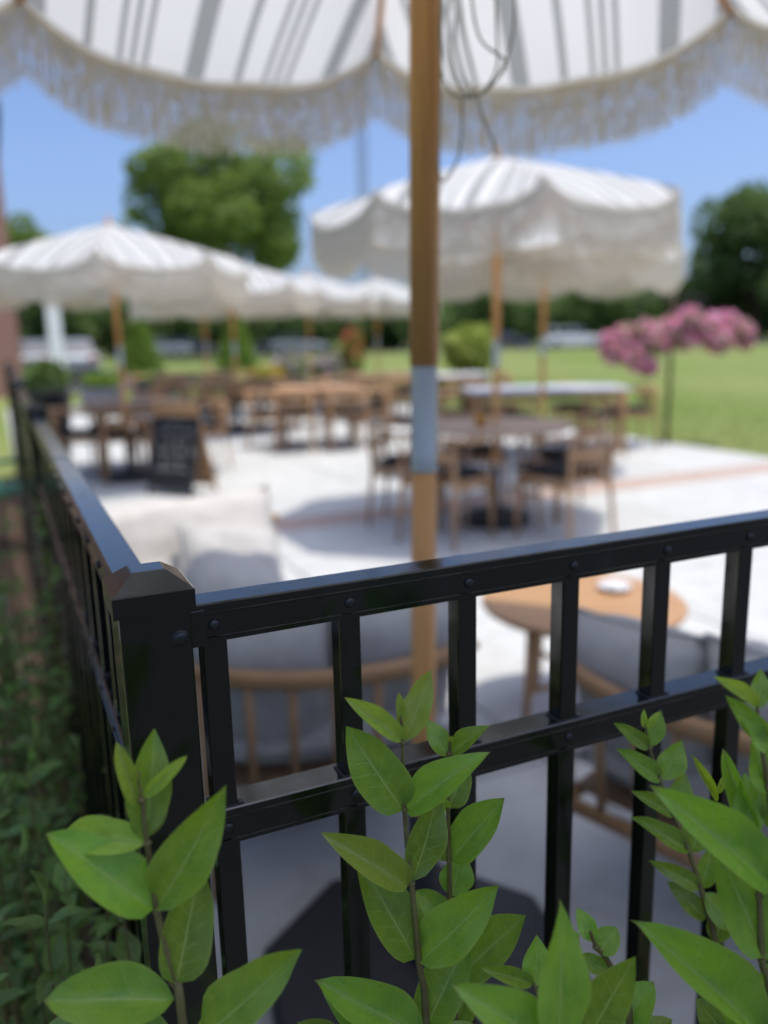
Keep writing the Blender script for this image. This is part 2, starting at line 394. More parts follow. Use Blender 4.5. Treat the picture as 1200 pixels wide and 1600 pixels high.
# ------------------------------------------------------------------ fence
RT = CAM_Z-.1945        # top face of the top rail
RH, RWD = .031, .029    # rail height and width
LOWC = CAM_Z-.382       # lower rail screw line
PICK = .019; SP = .111
def rail_mesh(L):
    # channel with two thin lips running along the outer face
    h, wd = RH, RWD
    prof = [(0, 0), (0, .0028), (-.0011, .0034), (-.0011, .0042), (0, .0048), (0, h-.0088), (-.0011, h-.0082), (-.0011, h-.0074), (0, h-.0068), (0, h-.0012), (.0012, h),
            (wd-.0012, h), (wd, h-.0012), (wd, 0)]
    n = len(prof); vsx = [(0, y, z) for y, z in prof]+[(L, y, z) for y, z in prof]
    fs = [(i, n+i, n+(i+1) % n, (i+1) % n) for i in range(n)]+[tuple(range(n)), tuple(range(2*n-1, n-1, -1))]
    return mesh('rail', vsx, fs, 'fence')
def screw_mesh():
    b = MB().lathe([(.0046, 0), (.0044, .0010), (.0034, .0022), (.0018, .0027)], 14)
    me = b.mesh('screw', 'screw', True); me.transform(Matrix.Rotation(PI/2, 4, 'X')); return me
def socket_mesh():
    me = MB().box((-.0021, -.0031, -.0004), (.0021, -.0027, .0004)).box((-.0004, -.00312, -.0021), (.0004, -.00268, .0021)).mesh('screw_slot', 'black_plastic'); return me
PB, PT = .05, RT-RH+.02
pick_me = MB().box((-PICK/2, -PICK/2, 0), (PICK/2, PICK/2, PT-PB), bev=.0012).mesh('picket', 'fence')
grom_me = MB().box((-PICK/2-.0022, -PICK/2-.001, 0), (PICK/2+.0022, PICK/2+.001, .0016), bev=.0005).box((PICK/2+.0005, -PICK/2-.0015, .0), (PICK/2+.0048, -PICK/2+.004, .0028), bev=.0006).mesh('grommet', 'black_plastic')
scr_me, slot_me = screw_mesh(), socket_mesh()
def fence_section(origin_uv, rz, n, first, L, label, start):
    p = P(*origin_uv); r = thing('metal_fence', label, 'fence', (p.x, p.y, 0), rz, 'black metal fence sections')
    for z in (RT-RH, LOWC-RH/2, .085):
        obj('rail', rail_mesh(L-start), r, loc=(start, 0, z))
    for k in range(n):
        x = first+k*SP
        obj('picket', pick_me, r, loc=(x, RWD/2-.0025, PB))
        obj('grommet', grom_me, r, loc=(x, RWD/2-.0025, LOWC+RH/2))
        for z in (RT-RH/2-.002, LOWC-.001):
            s_ = obj('screw', scr_me, r, loc=(x+random.uniform(-.001, .001), -.0001, z)); 
            obj('screw_slot', slot_me, s_, rot=(0, random.uniform(0, 3), 0))
    return r
PO = -.0445              # centre of corner post along u
PWID = .0508
def post(u, v, label, group=None):
    p = P(u, v); r = thing('fence_post', label, 'fence post', (p.x, p.y, 0), TH, group)
    h = PWID/2; top = RT+.004
    MB().box((-h, -h, -.1), (h, h, top), bev=.0016).build('post_shaft', 'fence', r)
    c = h+.0036; t = top+.0145
    vs_ = []
    for s_, z in ((c, top-.002), (c, t-.0012), (c-.0012, t), (c-.0165, t+.0115), (c-.0178, t+.012)):
        vs_ += [(-s_, -s_, z), (s_, -s_, z), (s_, s_, z), (-s_, s_, z)]
    fs = [(3, 2, 1, 0), (16, 17, 18, 19)]
    for i in range(4):
        for k in range(4): fs.append((i*4+k, i*4+(k+1) % 4, i*4+4+(k+1) % 4, i*4+4+k))
    obj('post_cap', mesh('post_cap', vs_, fs, 'fence'), r)
    return r
cp = post(PO, RWD/2, 'black corner fence post with chamfered cap where the two fences meet')
s_ = obj('screw', scr_me, cp, loc=(.0165, -PWID/2-.0001, RT-RH/2-.004)); s_.scale = (1.15, 1, 1.15)
wsh = MB().lathe([(.0062, 0), (.0062, .0006), (.0052, .0009)], 18).mesh('washer', 'screw', True); wsh.transform(Matrix.Rotation(PI/2, 4, 'X'))
obj('washer', wsh, cp, loc=(.0165, -PWID/2, RT-RH/2-.004))
fence_section((0, 0), TH, 16, 0, 1.80, 'black metal railing with square pickets, low shrubs growing against it', PO+PWID/2)
post(PO+1.83+.02, RWD/2, 'black fence post at the far end of the railing beside the wooden lounge chairs')
# side fence runs away from the corner post; its outer face looks to the left (-u)
SL = 1.80
for i in range(4):
    v0 = RWD/2+PWID/2+i*(SL+PWID)
    # local x runs towards -v so that the outer face (local -y) looks to -u
    p = P(PO-RWD/2, v0+SL)
    r = fence_section((PO-RWD/2, v0+SL), TH-PI/2, 16, .06, SL,
        ['black metal fence run joining the corner post, along the mulch bed', 'black metal fence run second from the corner post beside the mulch bed',
         'black metal fence run third from the corner post', 'black metal fence run fourth from the corner post'][i], 0)
    post(PO, v0+SL+PWID/2, 'black line post, %s from the corner post in the fence along the walkway' % ['first', 'second', 'third', 'fourth'][i], 'line posts of the side fence')
# wall brackets between rails and the corner post
for rz, loc in ((0, (PWID/2, 0)), ):
    for z in (RT-RH, LOWC-RH/2):
        MB().box((PWID/2, -RWD/2-.0022, z-.0015), (PWID/2+.012, RWD/2+.0022, z+RH-.004), bev=.0006).build('rail_bracket', 'fence', cp)
        MB().box((-RWD/2-.0022, PWID/2, z-.0015), (RWD/2+.0022, PWID/2+.012, z+RH-.004), bev=.0006).build('rail_bracket', 'fence', cp)

# ------------------------------------------------------------------ umbrellas
RR = 1.30; NP = 8
APEX, RIBZ, SAG, FRL = 2.50, 2.14, .17, .20
def panel_pt(s, t):
    hc = RR*math.sin(PI/NP); rc = RR*math.cos(PI/NP)
    x = s*rc; y = s*t*hc
    z = APEX-(APEX-RIBZ)*s**1.08
    sg = SAG*(1-abs(t)**3.2)*s**2.6
    bulge = .035*(1-t*t)*s
    wr = .012*s*s*(1-t*t)*noise.noise(Vector((x*2.5+3, y*4.5, 1))) + .006*math.sin(y*16+x*9)*(1-abs(t))*s**3
    return Vector((x+bulge*.6, y, z-sg+wr)), y
def panel_mesh():
    A, B = 16, 22; vs_, fs, uv = [], [], []
    for i in range(A+1):
        for j in range(B+1):
            s = max(i/A, .02); t = -1+2*j/B
            p, y = panel_pt(s, t); vs_.append(p); uv.append((y, s))
    for i in range(A):
        for j in range(B):
            a = i*(B+1)+j; fs.append((a, a+B+1, a+B+2, a+1))
    return mesh('canopy_panel', vs_, fs, 'canopy', True, uv)
def fringe_mesh(n=430):
    b = MB(); r = random.Random(11)
    # knotted heading band
    K = 40; vs_ = []
    for j in range(K+1):
        p, y = panel_pt(1, -1+2*j/K); d = Vector((.004, 0, 0))
        vs_ += [p+d+Vector((0, 0, .006)), p+d+Vector((.004, 0, -.026-.006*math.sin(j*2.2)))]
    b.add(vs_, [(2*j, 2*j+1, 2*j+3, 2*j+2) for j in range(K)])
    def strand(t0, dt, z0, L, r0):
        p, y = panel_pt(1, max(-1, min(1, t0))); q, y = panel_pt(1, max(-1, min(1, t0+dt)))
        pts = []
        for k in range(5):
            f = k/4; c = p.lerp(q, f)
            pts.append(Vector((c.x+.004+r.uniform(-.003, .003)*(k > 0), c.y+r.uniform(-.004, .004)*(k > 0), p.z*(1-f)+(p.z*.5+q.z*.5)*f - z0 - L*f)))
        b.tube(pts, [r0, r0, r0*.9, r0*.85, r0*.7], 4, cap=False)
    for i in range(n):
        t = -1+2*(i+.5)/n+r.uniform(-.4, .4)/n
        g = r.gauss(0, .004)+math.sin(i*.21)*.003
        strand(t, g, .012, FRL*r.uniform(.88, 1.06), r.uniform(.0013, .0022))
    # diagonal netting in the upper part
    m = 60
    for i in range(m):
        t = -1+2*i/m
        for sg in (-1, 1): strand(t, sg*2.2/m, .008, .075, .0016)
    return b.mesh('fringe', 'fringe')
def make_umbrella(base_kind):
    r = thing('patio_umbrella', '', 'umbrella', (0, 0, 0), 0)
    pm = panel_mesh(); fm = fringe_mesh()
    for k in range(NP):
        a = 2*PI*k/NP+PI/NP
        c = obj('canopy_panel', pm, r, rot=(0, 0, a)); obj('fringe', fm, c)
        ar = 2*PI*k/NP; d = Vector((math.cos(ar), math.sin(ar), 0))
        MB().tube([d*.05+Vector((0, 0, APEX-.05)), d*.7+Vector((0, 0, APEX-.235+.0)), d*(RR*1.003)+Vector((0, 0, RIBZ-.022))], .0095, 6, flat=(1, 1.3)).build('rib', 'pole_wood', r, True)
        MB().tube([d*.045+Vector((0, 0, APEX-.56)), d*.62+Vector((0, 0, APEX-.225))], .0075, 6, flat=(1, 1.3)).build('strut', 'pole_wood', r, True)
    MB().lathe([(.03, APEX-.09), (.05, APEX-.085), (.05, APEX-.045), (.034, APEX-.03)], 20).build('top_hub', 'pole_wood', r, True)
    MB().lathe([(.032, APEX-.62), (.05, APEX-.61), (.052, APEX-.55), (.034, APEX-.54)], 20).build('runner_hub', 'pole_wood', r, True)
    MB().lathe([(.03, APEX-.012), (.045, APEX+.002), (.02, APEX+.02), (.024, APEX+.045), (.012, APEX+.07), (.003, APEX+.085)], 20).build('finial', 'pole_wood', r, True)
    MB().lathe([(.0245, .1), (.0245, 1.158)], 32).build('lower_pole', 'pole_wood', r, True)
    MB().lathe([(.0275, 1.35), (.0275, APEX-.01)], 32).build('upper_pole', 'pole_wood', r, True)
    sl = MB().lathe([(.0250, 1.150), (.0258, 1.151), (.0258, 1.188), (.0254, 1.189), (.0254, 1.355), (.0262, 1.356), (.0262, 1.362), (.025, 1.363)], 32).build('metal_sleeve', 'zinc', r); autosmooth(sl, 30)
    MB().lathe([(.0042, 0), (.0036, .0016), (.001, .002)], 12).build('sleeve_screw', 'screw', r, True, loc=(-.009, -.0242, 1.168), rot=(PI/2, 0, -.35))
    if base_kind == 'octagon':
        b = MB(); R1 = .36
        prof = [(R1, 0), (R1, .05), (R1-.012, .062), (.12, .07), (.05, .075)]
        b.lathe(prof, 8); o = b.build('base_plate', 'black_plastic', r, rot=(0, 0, PI/8+.2))
    else:
        MB().lathe([(.27, 0), (.27, .045), (.25, .075), (.07, .11), (.05, .12)], 28).build('base_plate', 'black_plastic', r, True)
    b = MB().lathe([(.034, .06), (.034, .42), (.031, .425)], 24).build('base_tube', 'black_plastic', r); autosmooth(b)
    MB().lathe([(.016, 0), (.018, .012), (.012, .02)], 10).build('clamp_knob', 'black_plastic', r, loc=(0, -.034, .36), rot=(PI/2, 0, 0))
    return r
SAG = .15
un = make_umbrella('octagon')
un.location = (.062, 1.575, 0); un.rotation_euler = (Matrix.Rotation(.0145, 3, 'Y') @ Matrix.Rotation(math.radians(93.5), 3, 'Z')).to_euler()   # leans a little in its base
un['label'] = 'striped fringed umbrella on a wooden pole, rising behind the black railing'
for ch in un.children:      # this one is extended further up its pole
    if not ch.name.startswith(('lower_pole', 'base', 'clamp', 'metal_sleeve', 'sleeve', 'upper_pole')): ch.location.z += .19
for ch in un.children:
    if ch.name.startswith(('canopy_panel', 'rib')): ch.scale = (1.09, 1.09, 1)
# a longer upper pole for the raised umbrella
for ch in list(un.children):
    if ch.name.startswith('upper_pole'):
        ch.data = MB().lathe([(.0275, 1.35), (.0275, APEX+.17)], 32).mesh('upper_pole', 'pole_wood', True)
SAG, FRL = .13, .26
ub = make_umbrella('round')
specs = [  # pixel x of the pole, Y, dz, rot, label
 (775, 6.12, .10, 4, 'striped fringed umbrella standing in the middle of the round weathered table'),
 (848, 8.5, .0, 20, 'striped fringed umbrella half hidden behind the round table\'s umbrella'),
 (188, 8.4, .0, 12, 'striped fringed umbrella standing beside the chalkboard sign'),
 (367, 12.6, .0, 3, 'striped fringed umbrella next behind the one by the chalkboard'),
 (323, 15.2, .0, 31, 'striped fringed umbrella mostly hidden behind the chalkboard\'s umbrella'),
 (485, 15.6, .0, 15, 'striped fringed umbrella over the tables in front of the mauve flowers'),
 (590, 17.4, .0, 8, 'striped fringed umbrella beside the red flowering planter')]
UMB = []
for i, (px, Y, dz, rz, lab) in enumerate(specs):
    o = ub if i == 0 else copy_tree(ub)
    d = ray(px, 560); x = d.x*Y/d.y
    o.location = (x, Y, dz-.02 if dz else 0); o.rotation_euler = (0, 0, math.radians(rz)); o['label'] = lab; o['group'] = 'fringed umbrellas across the patio'
    if dz:
        o.location.z = 0
    UMB.append(o)
un['group'] = 'fringed umbrellas across the patio'
for ch in UMB[0].children:
    if ch.name.startswith(('canopy_panel', 'rib', 'strut', 'top_hub', 'runner', 'finial')): ch.location.z += .09
# pull cord hanging beside the near pole
def curve_pts(ctrl, n=10):
    out = []
    for i in range(len(ctrl)-1):
        p0, p1, p2, p3 = ctrl[max(i-1, 0)], ctrl[i], ctrl[i+1], ctrl[min(i+2, len(ctrl)-1)]
        for k in range(n):
            t = k/n; out.append(.5*((2*p1)+(p2-p0)*t+(2*p0-5*p1+4*p2-p3)*t*t+(3*p1-p0-3*p2+p3)*t**3))
    out.append(ctrl[-1]); return out
cord = thing('pull_cord', 'thin olive cord hanging in loops beside the umbrella pole', 'cord', (.12, 1.5, 0))
loops = [[(700, -120), (688, 20), (692, 120), (720, 152), (762, 140), (792, 90), (804, 20), (800, -110)],
         [(712, -120), (700, 40), (716, 130), (745, 150), (775, 110), (776, 40), (770, -110)],
         [(720, -120), (712, 60), (735, 140), (752, 145), (790, 100), (750, 60), (735, -20), (728, -120)],
         [(745, 148), (755, 185), (768, 215), (776, 242)],
         [(722, 150), (722, 200), (716, 245), (694, 282), (686, 262), (688, 150), (690, 20), (688, -100)],
         [(706, -120), (724, 40), (738, 110), (746, 150)]]
for q, lp in enumerate(loops):
    pts = curve_pts([at(x, y, 1.46+.015*q+.02*math.sin(i*1.7+q))-Vector(cord.location) for i, (x, y) in enumerate(lp)])
    MB().tube(pts, .0020, 6).build('cord_strand', 'rope', cord, True)

# ------------------------------------------------------------------ furniture
def pillow_mesh(w_, h_, d_, name, mat, seed=0, n=12):
    vs_, fs = [], []; r = random.Random(seed)
    for sgn in (1, -1):
        b0 = len(vs_)
        for i in range(n+1):
            for j in range(n+1):
                a, b = -1+2*i/n, -1+2*j/n
                k = (max(0, (1-abs(a)**3.2))*max(0, (1-abs(b)**3.2)))**.42
                pinch = 1-.06*(1-abs(b)**2)*0-.05*(1-a*a)*abs(b)**4-.05*(1-b*b)*abs(a)**4
                wr = .085*noise.noise(Vector((a*2.2+seed, b*2.2, sgn)))+.05*noise.noise(Vector((a*5+seed, b*3, sgn+5)))
                vs_.append(Vector((a*w_/2*pinch, sgn*d_/2*k*(1+wr*2), b*h_/2*pinch)))
        for i in range(n):
            for j in range(n):
                q = (b0+i*(n+1)+j, b0+i*(n+1)+j+1, b0+(i+1)*(n+1)+j+1, b0+(i+1)*(n+1)+j)
                fs.append(q if sgn > 0 else q[::-1])
    me = mesh(name, vs_, fs, mat, True)
    bm = bmesh.new(); bm.from_mesh(me); bmesh.ops.remove_doubles(bm, verts=bm.verts, dist=.0008); bm.to_mesh(me); bm.free()
    me.polygons.foreach_set('use_smooth', [True]*len(me.polygons)); return me
def piping(parent, w_, h_, seed=0, n=12):
    ring = []
    for q in range(4):
        for k in range(n):
            t = -1+2*k/n
            a, b = ((t, -1), (1, t), (-t, 1), (-1, -t))[q]
            pinch = 1-.05*(1-a*a)*abs(b)**4-.05*(1-b*b)*abs(a)**4
            ring.append(Vector((a*w_/2*pinch, 0, b*h_/2*pinch)))
    ring.append(ring[0]); MB().tube(ring, .005, 6, cap=False, upv=(0, 1, 0)).build('piping', 'cushion', parent, True)
def make_lounge():
    r = thing('lounge_chair', '', 'chair', (0, 0, 0), 0)
    W2 = .385
    crest = [Vector((x, .11*(abs(x)/W2)**2.1, .60+.012*(abs(x)/W2)**2)) for x in [W2*(-1+2*k/20) for k in range(21)]]
    MB().tube(crest, [.010]+[.0215]*19+[.010], 10, flat=(.75, 1.15)).build('crest_rail', 'teak', r, True)
    for sx in (-1, 1):
        MB().tube([(sx*.32, .055, 0), (sx*.318, .07, .27), (sx*.325, .078, .598)], [.014, .02, .016], 8).build('leg', 'teak_up', r, True)
        MB().tube([(sx*.34, .68, 0), (sx*.325, .66, .29)], [.014, .021], 8).build('leg', 'teak_up', r, True)
        MB().tube([(sx*.318, .06, .255), (sx*.325, .67, .285)], .021, 8, flat=(.6, 1.1)).build('side_rail', 'teak', r, True)
    MB().tube([(-.315, .065, .255), (.315, .065, .255)], .021, 8, flat=(.6, 1.1)).build('back_rail', 'teak', r, True)
    MB().tube([(-.32, .665, .285), (.32, .665, .285)], .021, 8, flat=(.6, 1.1)).build('front_rail', 'teak', r, True)
    for x in (-.21, -.105, 0, .105, .21):
        MB().tube([(x, .066, .265), (x, .11*(abs(x)/W2)**2.1+.002, .595)], .0115, 8).build('spindle', 'teak_up', r, True)
    b = MB().box((-.305, .09, .285), (.305, .66, .30), bev=.004).build('seat_board', 'dark_teak', r)
    sm = pillow_mesh(.62, .6, .17, 'seat_cushion', 'cushion', 2)
    piping(obj('seat_cushion', sm, r, loc=(0, .38, .375), rot=(PI/2, 0, 0)), .62, .6)
    for sx in (-1, 1):
        bm_ = pillow_mesh(.37, .42, .2, 'back_cushion', 'cushion', 4+sx)
        bc = obj('back_cushion', bm_, r, loc=(sx*.165, .185+.012*sx, .548+.006*sx), rot=(.26+.05*sx, .05*sx, sx*.06)); piping(bc, .37, .42)
    return r
lc = make_lounge()
lc.location = (-.125, 1.87, 0); lc.rotation_euler = (0, 0, math.radians(9.5))
lc['label'] = 'wooden lounge chair with curved back rail and grey cushions, backed against the umbrella pole'
l2 = copy_tree(lc); l2.location = (.60, 1.60, 0); l2.rotation_euler = (0, 0, math.radians(-48)); l2['label'] = 'wooden lounge chair with grey cushions, back rail slanting behind the railing near the coffee table'
l3 = copy_tree(lc); l3.location = (-.86, 3.42, 0); l3.rotation_euler = (0, 0, math.radians(196)); l3.scale = (1.04, 1.0, 1.08); l3['label'] = 'lounge chair with pale sunlit cushions behind the corner fence post'
for ch in [c for c in l3.children if c.name.startswith('back_cushion')]:
    for g_ in list(ch.children): bpy.data.objects.remove(g_)
    bpy.data.objects.remove(ch)
bc = obj('back_cushion', pillow_mesh(.74, .46, .24, 'back_cushion', 'sunlit_tint_cushion', 13, 16), l3, loc=(0, .2, .515), rot=(.5, .05, .04)); piping(bc, .74, .46)
tp_ = obj('throw_pillow', pillow_mesh(.4, .36, .16, 'throw_pillow', 'cushion', 17), l3, loc=(-.16, .42, .5), rot=(.75, -.2, .2)); piping(tp_, .4, .36)
for l in (lc, l2, l3): l['group'] = 'lounge chairs behind the railing'
def table_round(name, label, loc, R, h, mat, legmat, nleg=4, stretcher=False, rz=0, spread=.62, gl=None):
    r = thing(name, label, 'table', loc, rz, gl)
    t = MB().lathe([(R-.02, h-.032), (R-.004, h-.022), (R, h-.012), (R-.003, h-.003), (R-.012, h)], 48).build('table_top', mat, r); autosmooth(t, 50)
    for k in range(nleg):
        a = 2*PI*k/nleg+.5; d = Vector((math.cos(a), math.sin(a), 0))
        MB().tube([d*R*spread*1.12, d*R*spread+Vector((0, 0, h-.033))], [.014, .021], 8).build('leg', legmat, r, True)
    for k in range(nleg//2):
        a = PI*k/(nleg/2)*1+.5; d = Vector((math.cos(a), math.sin(a), 0))*R*spread*1.07
        MB().tube([-d+Vector((0, 0, h*.32+.022*k)), d+Vector((0, 0, h*.32+.022*k))], .0115, 8).build('stretcher', legmat, r, True)
    return r
table_round('coffee_table', 'low round light wood coffee table in front of the lounge chairs', (.715, 2.88, 0), .365, .45, 'table_wood', 'teak_up', 4)
# small white dish on it
d_ = thing('white_dish', 'small white dish on the coffee table', 'dish', (.86, 2.98, .451))
MB().lathe([(.035, 0), (.05, .006), (.062, .02), (.058, .02), (.045, .009), (.01, .006)], 24).build('dish_bowl', 'white_top', d_, True)
MB().lathe([(.022, .006), (.024, .02), (.015, .028), (.003, .03)], 14).build('candle', 'white_paint', d_, True)

def make_chair():
    r = thing('dining_chair', '', 'chair', (0, 0, 0), 0)
    for sx in (-1, 1):
        MB().tube([(sx*.225, .235, 0), (sx*.215, .225, .44)], [.013, .019], 8).build('leg', 'teak_up', r, True)
        MB().tube([(sx*.235, -.25, 0), (sx*.21, -.21, .44), (sx*.225, -.235, .72)], [.013, .019, .015], 8).build('leg', 'teak_up', r, True)
        MB().tube([(sx*.212, .225, .40), (sx*.208, -.21, .40)], .018, 6, flat=(.7, 1.2)).build('side_rail', 'teak', r, True)
    MB().tube([(-.21, .225, .41), (.21, .225, .41)], .018, 6, flat=(.7, 1.2)).build('front_rail', 'teak', r, True)
    MB().box((-.225, -.21, .428), (.225, .235, .448), bev=.006).build('seat', 'teak', r)
    obj('seat_cushion', pillow_mesh(.43, .43, .075, 'seat_cushion', 'black_cushion', 9, 8), r, loc=(0, .015, .474), rot=(PI/2, 0, 0))
    cr = []
    for k in range(25):
        a = math.radians(-200+220*k/24); cr.append(Vector((.275*math.cos(a), .0+.26*math.sin(a)*1.0-.0, .70+.03*max(0, -math.sin(a)))))
    MB().tube(cr, .02, 8, flat=(1.2, .8)).build('back_rail', 'teak', r, True)
    for x in (-.13, -.045, .045, .13):
        MB().tube([(x, -.205, .44), (x*1.1, -.26*math.sqrt(1-(x*1.1/.275)**2), .715)], .0095, 6).build('spindle', 'teak_up', r, True)
    MB().tube([(x_, -.26*math.sqrt(1-(x_/.275)**2)+.004, .615) for x_ in [-.2+.4*k/8 for k in range(9)]], .03, 6, flat=(.3, 1.1)).build('back_slat', 'teak', r, True)
    return r
ch0 = make_chair(); used = [False]
def chair(x, y, face, label, group):
    """face: the direction (degrees) the sitter looks"""
    o = copy_tree(ch0) if used[0] else ch0
    used[0] = True
    o.location = (x, y, 0); o.rotation_euler = (0, 0, math.radians(face-90)); o['label'] = label; o['group'] = group
def around(cx, cy, R, angs, label, group):
    for a, side in angs:
        t = math.radians(a); chair(cx+R*math.cos(t), cy+R*math.sin(t), a+180+random.uniform(-8, 8), label+', '+side, group)
def xy(px, Y):
    d = ray(px, 600); return d.x*Y/d.y
TX = UMB[0].location.x
table_round('round_table', 'round weathered wood table with an umbrella pole through it', (TX, 6.12, 0), .56, .74, 'grey_teak', 'grey_teak', 4, rz=.35)
around(TX, 6.12, .66, ((-52, 'railing side nearer the lawn'), (-128, 'railing side nearer the lounge chairs'), (172, 'side facing the chalkboard'), (100, 'far side from the railing'), (22, 'lawn side')), 'wooden dining chair at the round weathered table', 'chairs at the round weathered table')
# small terracotta pot on the round table
pt = thing('terracotta_pot', 'small orange terracotta pot on the round weathered table', 'pot', (TX-.13, 5.95, .741))
MB().lathe([(.032, 0), (.045, .06), (.05, .062), (.05, .078), (.044, .078), (.04, .065)], 20).build('pot_body', 'flower_orange', pt, True)
def table_rect(label, loc, w_, l_, h, mat, rz, cat='table'):
    r = thing('dining_table', label, cat, loc, rz)
    n = 6; g = .006; pw = (l_-g*(n-1))/n
    for k in range(n):
        y0 = -l_/2+k*(pw+g); MB().box((-w_/2, y0, h-.03), (w_/2, y0+pw, h), bev=.003).build('top_board', mat, r)
    for sx in (-1, 1):
        for sy in (-1, 1): MB().box((sx*(w_/2-.09)-.03, sy*(l_/2-.09)-.03, 0), (sx*(w_/2-.09)+.03, sy*(l_/2-.09)+.03, h-.031), bev=.004).build('leg', 'dark_teak' if mat != 'white_top' else 'teak_up', r)
    for sy in (-1, 1): MB().box((-w_/2+.12, sy*(l_/2-.09)-.012, h-.1), (w_/2-.12, sy*(l_/2-.09)+.012, h-.032), bev=.003).build('apron', 'dark_teak', r)
    return r
def rect_chairs(cx, cy, rz, w_, l_, xs, ends, label, group, skip=()):
    c, s = math.cos(rz), math.sin(rz)
    def put(lx, ly, f, side): chair(cx+c*lx-s*ly, cy+s*lx+c*ly, math.degrees(rz)+f+random.uniform(-6, 6), label+', '+side, group)
    for i, x in enumerate(xs):
        q = '' if len(xs) == 1 else ((' nearer the side fence', ' nearer the lawn') if len(xs) == 2 else (' nearer the side fence', ' in the middle', ' nearer the lawn'))[i]
        put(x, -l_/2-.12, 90, 'railing side'+q); put(x, l_/2+.12, -90, 'far side'+q)
    if ends: put(-w_/2-.14, 0, 0, 'at its side fence end'); put(w_/2+.14, 0, 180, 'at its lawn end')
x2 = xy(850, 9.9)
table_rect('long pale grey topped table near the lawn edge', (x2, 9.9, 0), 1.85, .85, .75, 'white_top', .06)
rect_chairs(x2, 9.9, .06, 1.85, .85, (-.45, .5), True, 'wooden dining chair at the long pale topped table', 'chairs at the pale topped table')
x3 = xy(495, 10.8)
table_rect('small square wood table standing past the chalkboard sign', (x3, 10.8, 0), 1.05, .8, .75, 'table_wood', .1)
rect_chairs(x3, 10.8, .1, 1.05, .8, (-.3, .34), True, 'wooden dining chair at the small square wood table', 'chairs at the small square table')
x4 = UMB[2].location.x
table_rect('dark wood table under the umbrella beside the chalkboard', (x4, 8.9, 0), 1.0, .8, .75, 'dark_teak', .42)
rect_chairs(x4, 8.9, .42, 1.0, .8, (-.25, .25), True, 'wooden chair at the table beside the chalkboard', 'chairs at the chalkboard table')
x5 = UMB[3].location.x
table_rect('long dark wood table in the row behind the chalkboard', (x5, 13.0, 0), 1.9, .85, .75, 'dark_teak', .1)
rect_chairs(x5, 13.0, .1, 1.9, .85, (-.55, 0, .55), True, 'wooden dining chair at the long dark table', 'chairs at the long dark table')
x6 = xy(600, 14.2)
table_rect('wood table between the square table and the red flowers', (x6, 14.2, 0), 1.3, .85, .75, 'dark_teak', .2)
rect_chairs(x6, 14.2, .2, 1.3, .85, (-.35, .35), True, 'wooden chair at the table before the red flowers', 'chairs at the table by the red flowers')
x7 = xy(672, 13.2)
table_rect('pale topped table beside the lime green plant', (x7+.35, 13.6, 0), 1.2, .8, .75, 'white_top', .2)
rect_chairs(x7+.35, 13.6, .2, 1.2, .8, (.0,), True, 'wooden chair at the pale table by the lime plant', 'chairs at the lime plant table')
x8 = xy(300, 16.2)
table_rect('dark table in the farthest row near the grey planters', (x8, 16.4, 0), 1.6, .85, .75, 'dark_teak', .2)
rect_chairs(x8, 16.4, .2, 1.6, .85, (-.4, .4), True, 'wooden dining chair at the farthest dark table', 'chairs at the farthest table')
# low dark bench-like stool by the side fence
st = thing('side_table', 'low dark side table beside the fence near the chalkboard', 'table', (xy(118, 8.9)-.05, 8.9, 0), .3)
MB().box((-.26, -.22, .42), (.26, .22, .45), bev=.005).build('table_top', 'dark_teak', st)
for sx in (-1, 1):
    for sy in (-1, 1): MB().tube([(sx*.23, sy*.19, 0), (sx*.22, sy*.18, .42)], .016, 6).build('leg', 'dark_teak', st, True)

# ------------------------------------------------------------------ chalkboard sign
sg = thing('chalkboard_sign', 'black chalkboard A-frame sign with white handwriting on the patio', 'sign')
a, b = G(246, 772), G(308, 775)
ce = (a+b)/2; rzs = math.atan2(b.y-a.y, b.x-a.x)-.12; Wb = .52; Hb = .86
sg.location = (ce.x+.03, ce.y+.1, 0); sg.rotation_euler = (0, 0, rzs)
def leafboard(name, tilt, y, mat, depth_sign):
    o = bpy.data.objects.new(name, None)
    return o
tl = .26
fm_ = Matrix.Translation((0, -.19, 0)) @ Matrix.Rotation(-tl, 4, 'X')
bmx = Matrix.Translation((0, .19, 0)) @ Matrix.Rotation(tl, 4, 'X')
fr = MB(); 
fr.box((-Wb/2, -.012, .0), (-Wb/2+.035, .012, Hb), fm_, .003).box((Wb/2-.035, -.012, .0), (Wb/2, .012, Hb), fm_, .003)
fr.box((-Wb/2+.036, -.012, Hb-.035), (Wb/2-.036, .012, Hb), fm_, .003).box((-Wb/2+.036, -.012, .06), (Wb/2-.036, .012, .095), fm_, .003)
fr.build('front_frame', 'black_plastic', sg)
MB().box((-Wb/2+.035, -.004, .095), (Wb/2-.035, .006, Hb-.035), fm_).build('front_board', 'chalk_black', sg)
fb = MB().box((-Wb/2, -.012, .0), (-Wb/2+.035, .012, Hb), bmx, .003).box((Wb/2-.035, -.012, .0), (Wb/2, .012, Hb), bmx, .003).box((-Wb/2+.036, -.012, Hb-.035), (Wb/2-.036, .012, Hb-.001), bmx, .003)
fb.build('rear_frame', 'teak_up', sg)
MB().box((-Wb/2+.035, -.004, .06), (Wb/2-.035, .006, Hb-.036), bmx).build('rear_board', 'teak_up', sg)
for sx in (-1, 1):
    q = [(sx*(Wb/2-.002), -.15, .18), (sx*(Wb/2-.002), .15, .18)]
    MB().tube(q, .004, 5).build('side_stay', 'black_plastic', sg)
hand = MB(); rr = random.Random(5)
z = Hb-.09
rows = [(z-.0, .9), (z-.085, .75), (z-.17, .85), (z-.27, .8), (z-.36, .95), (z-.45, .6), (z-.52, .85)]
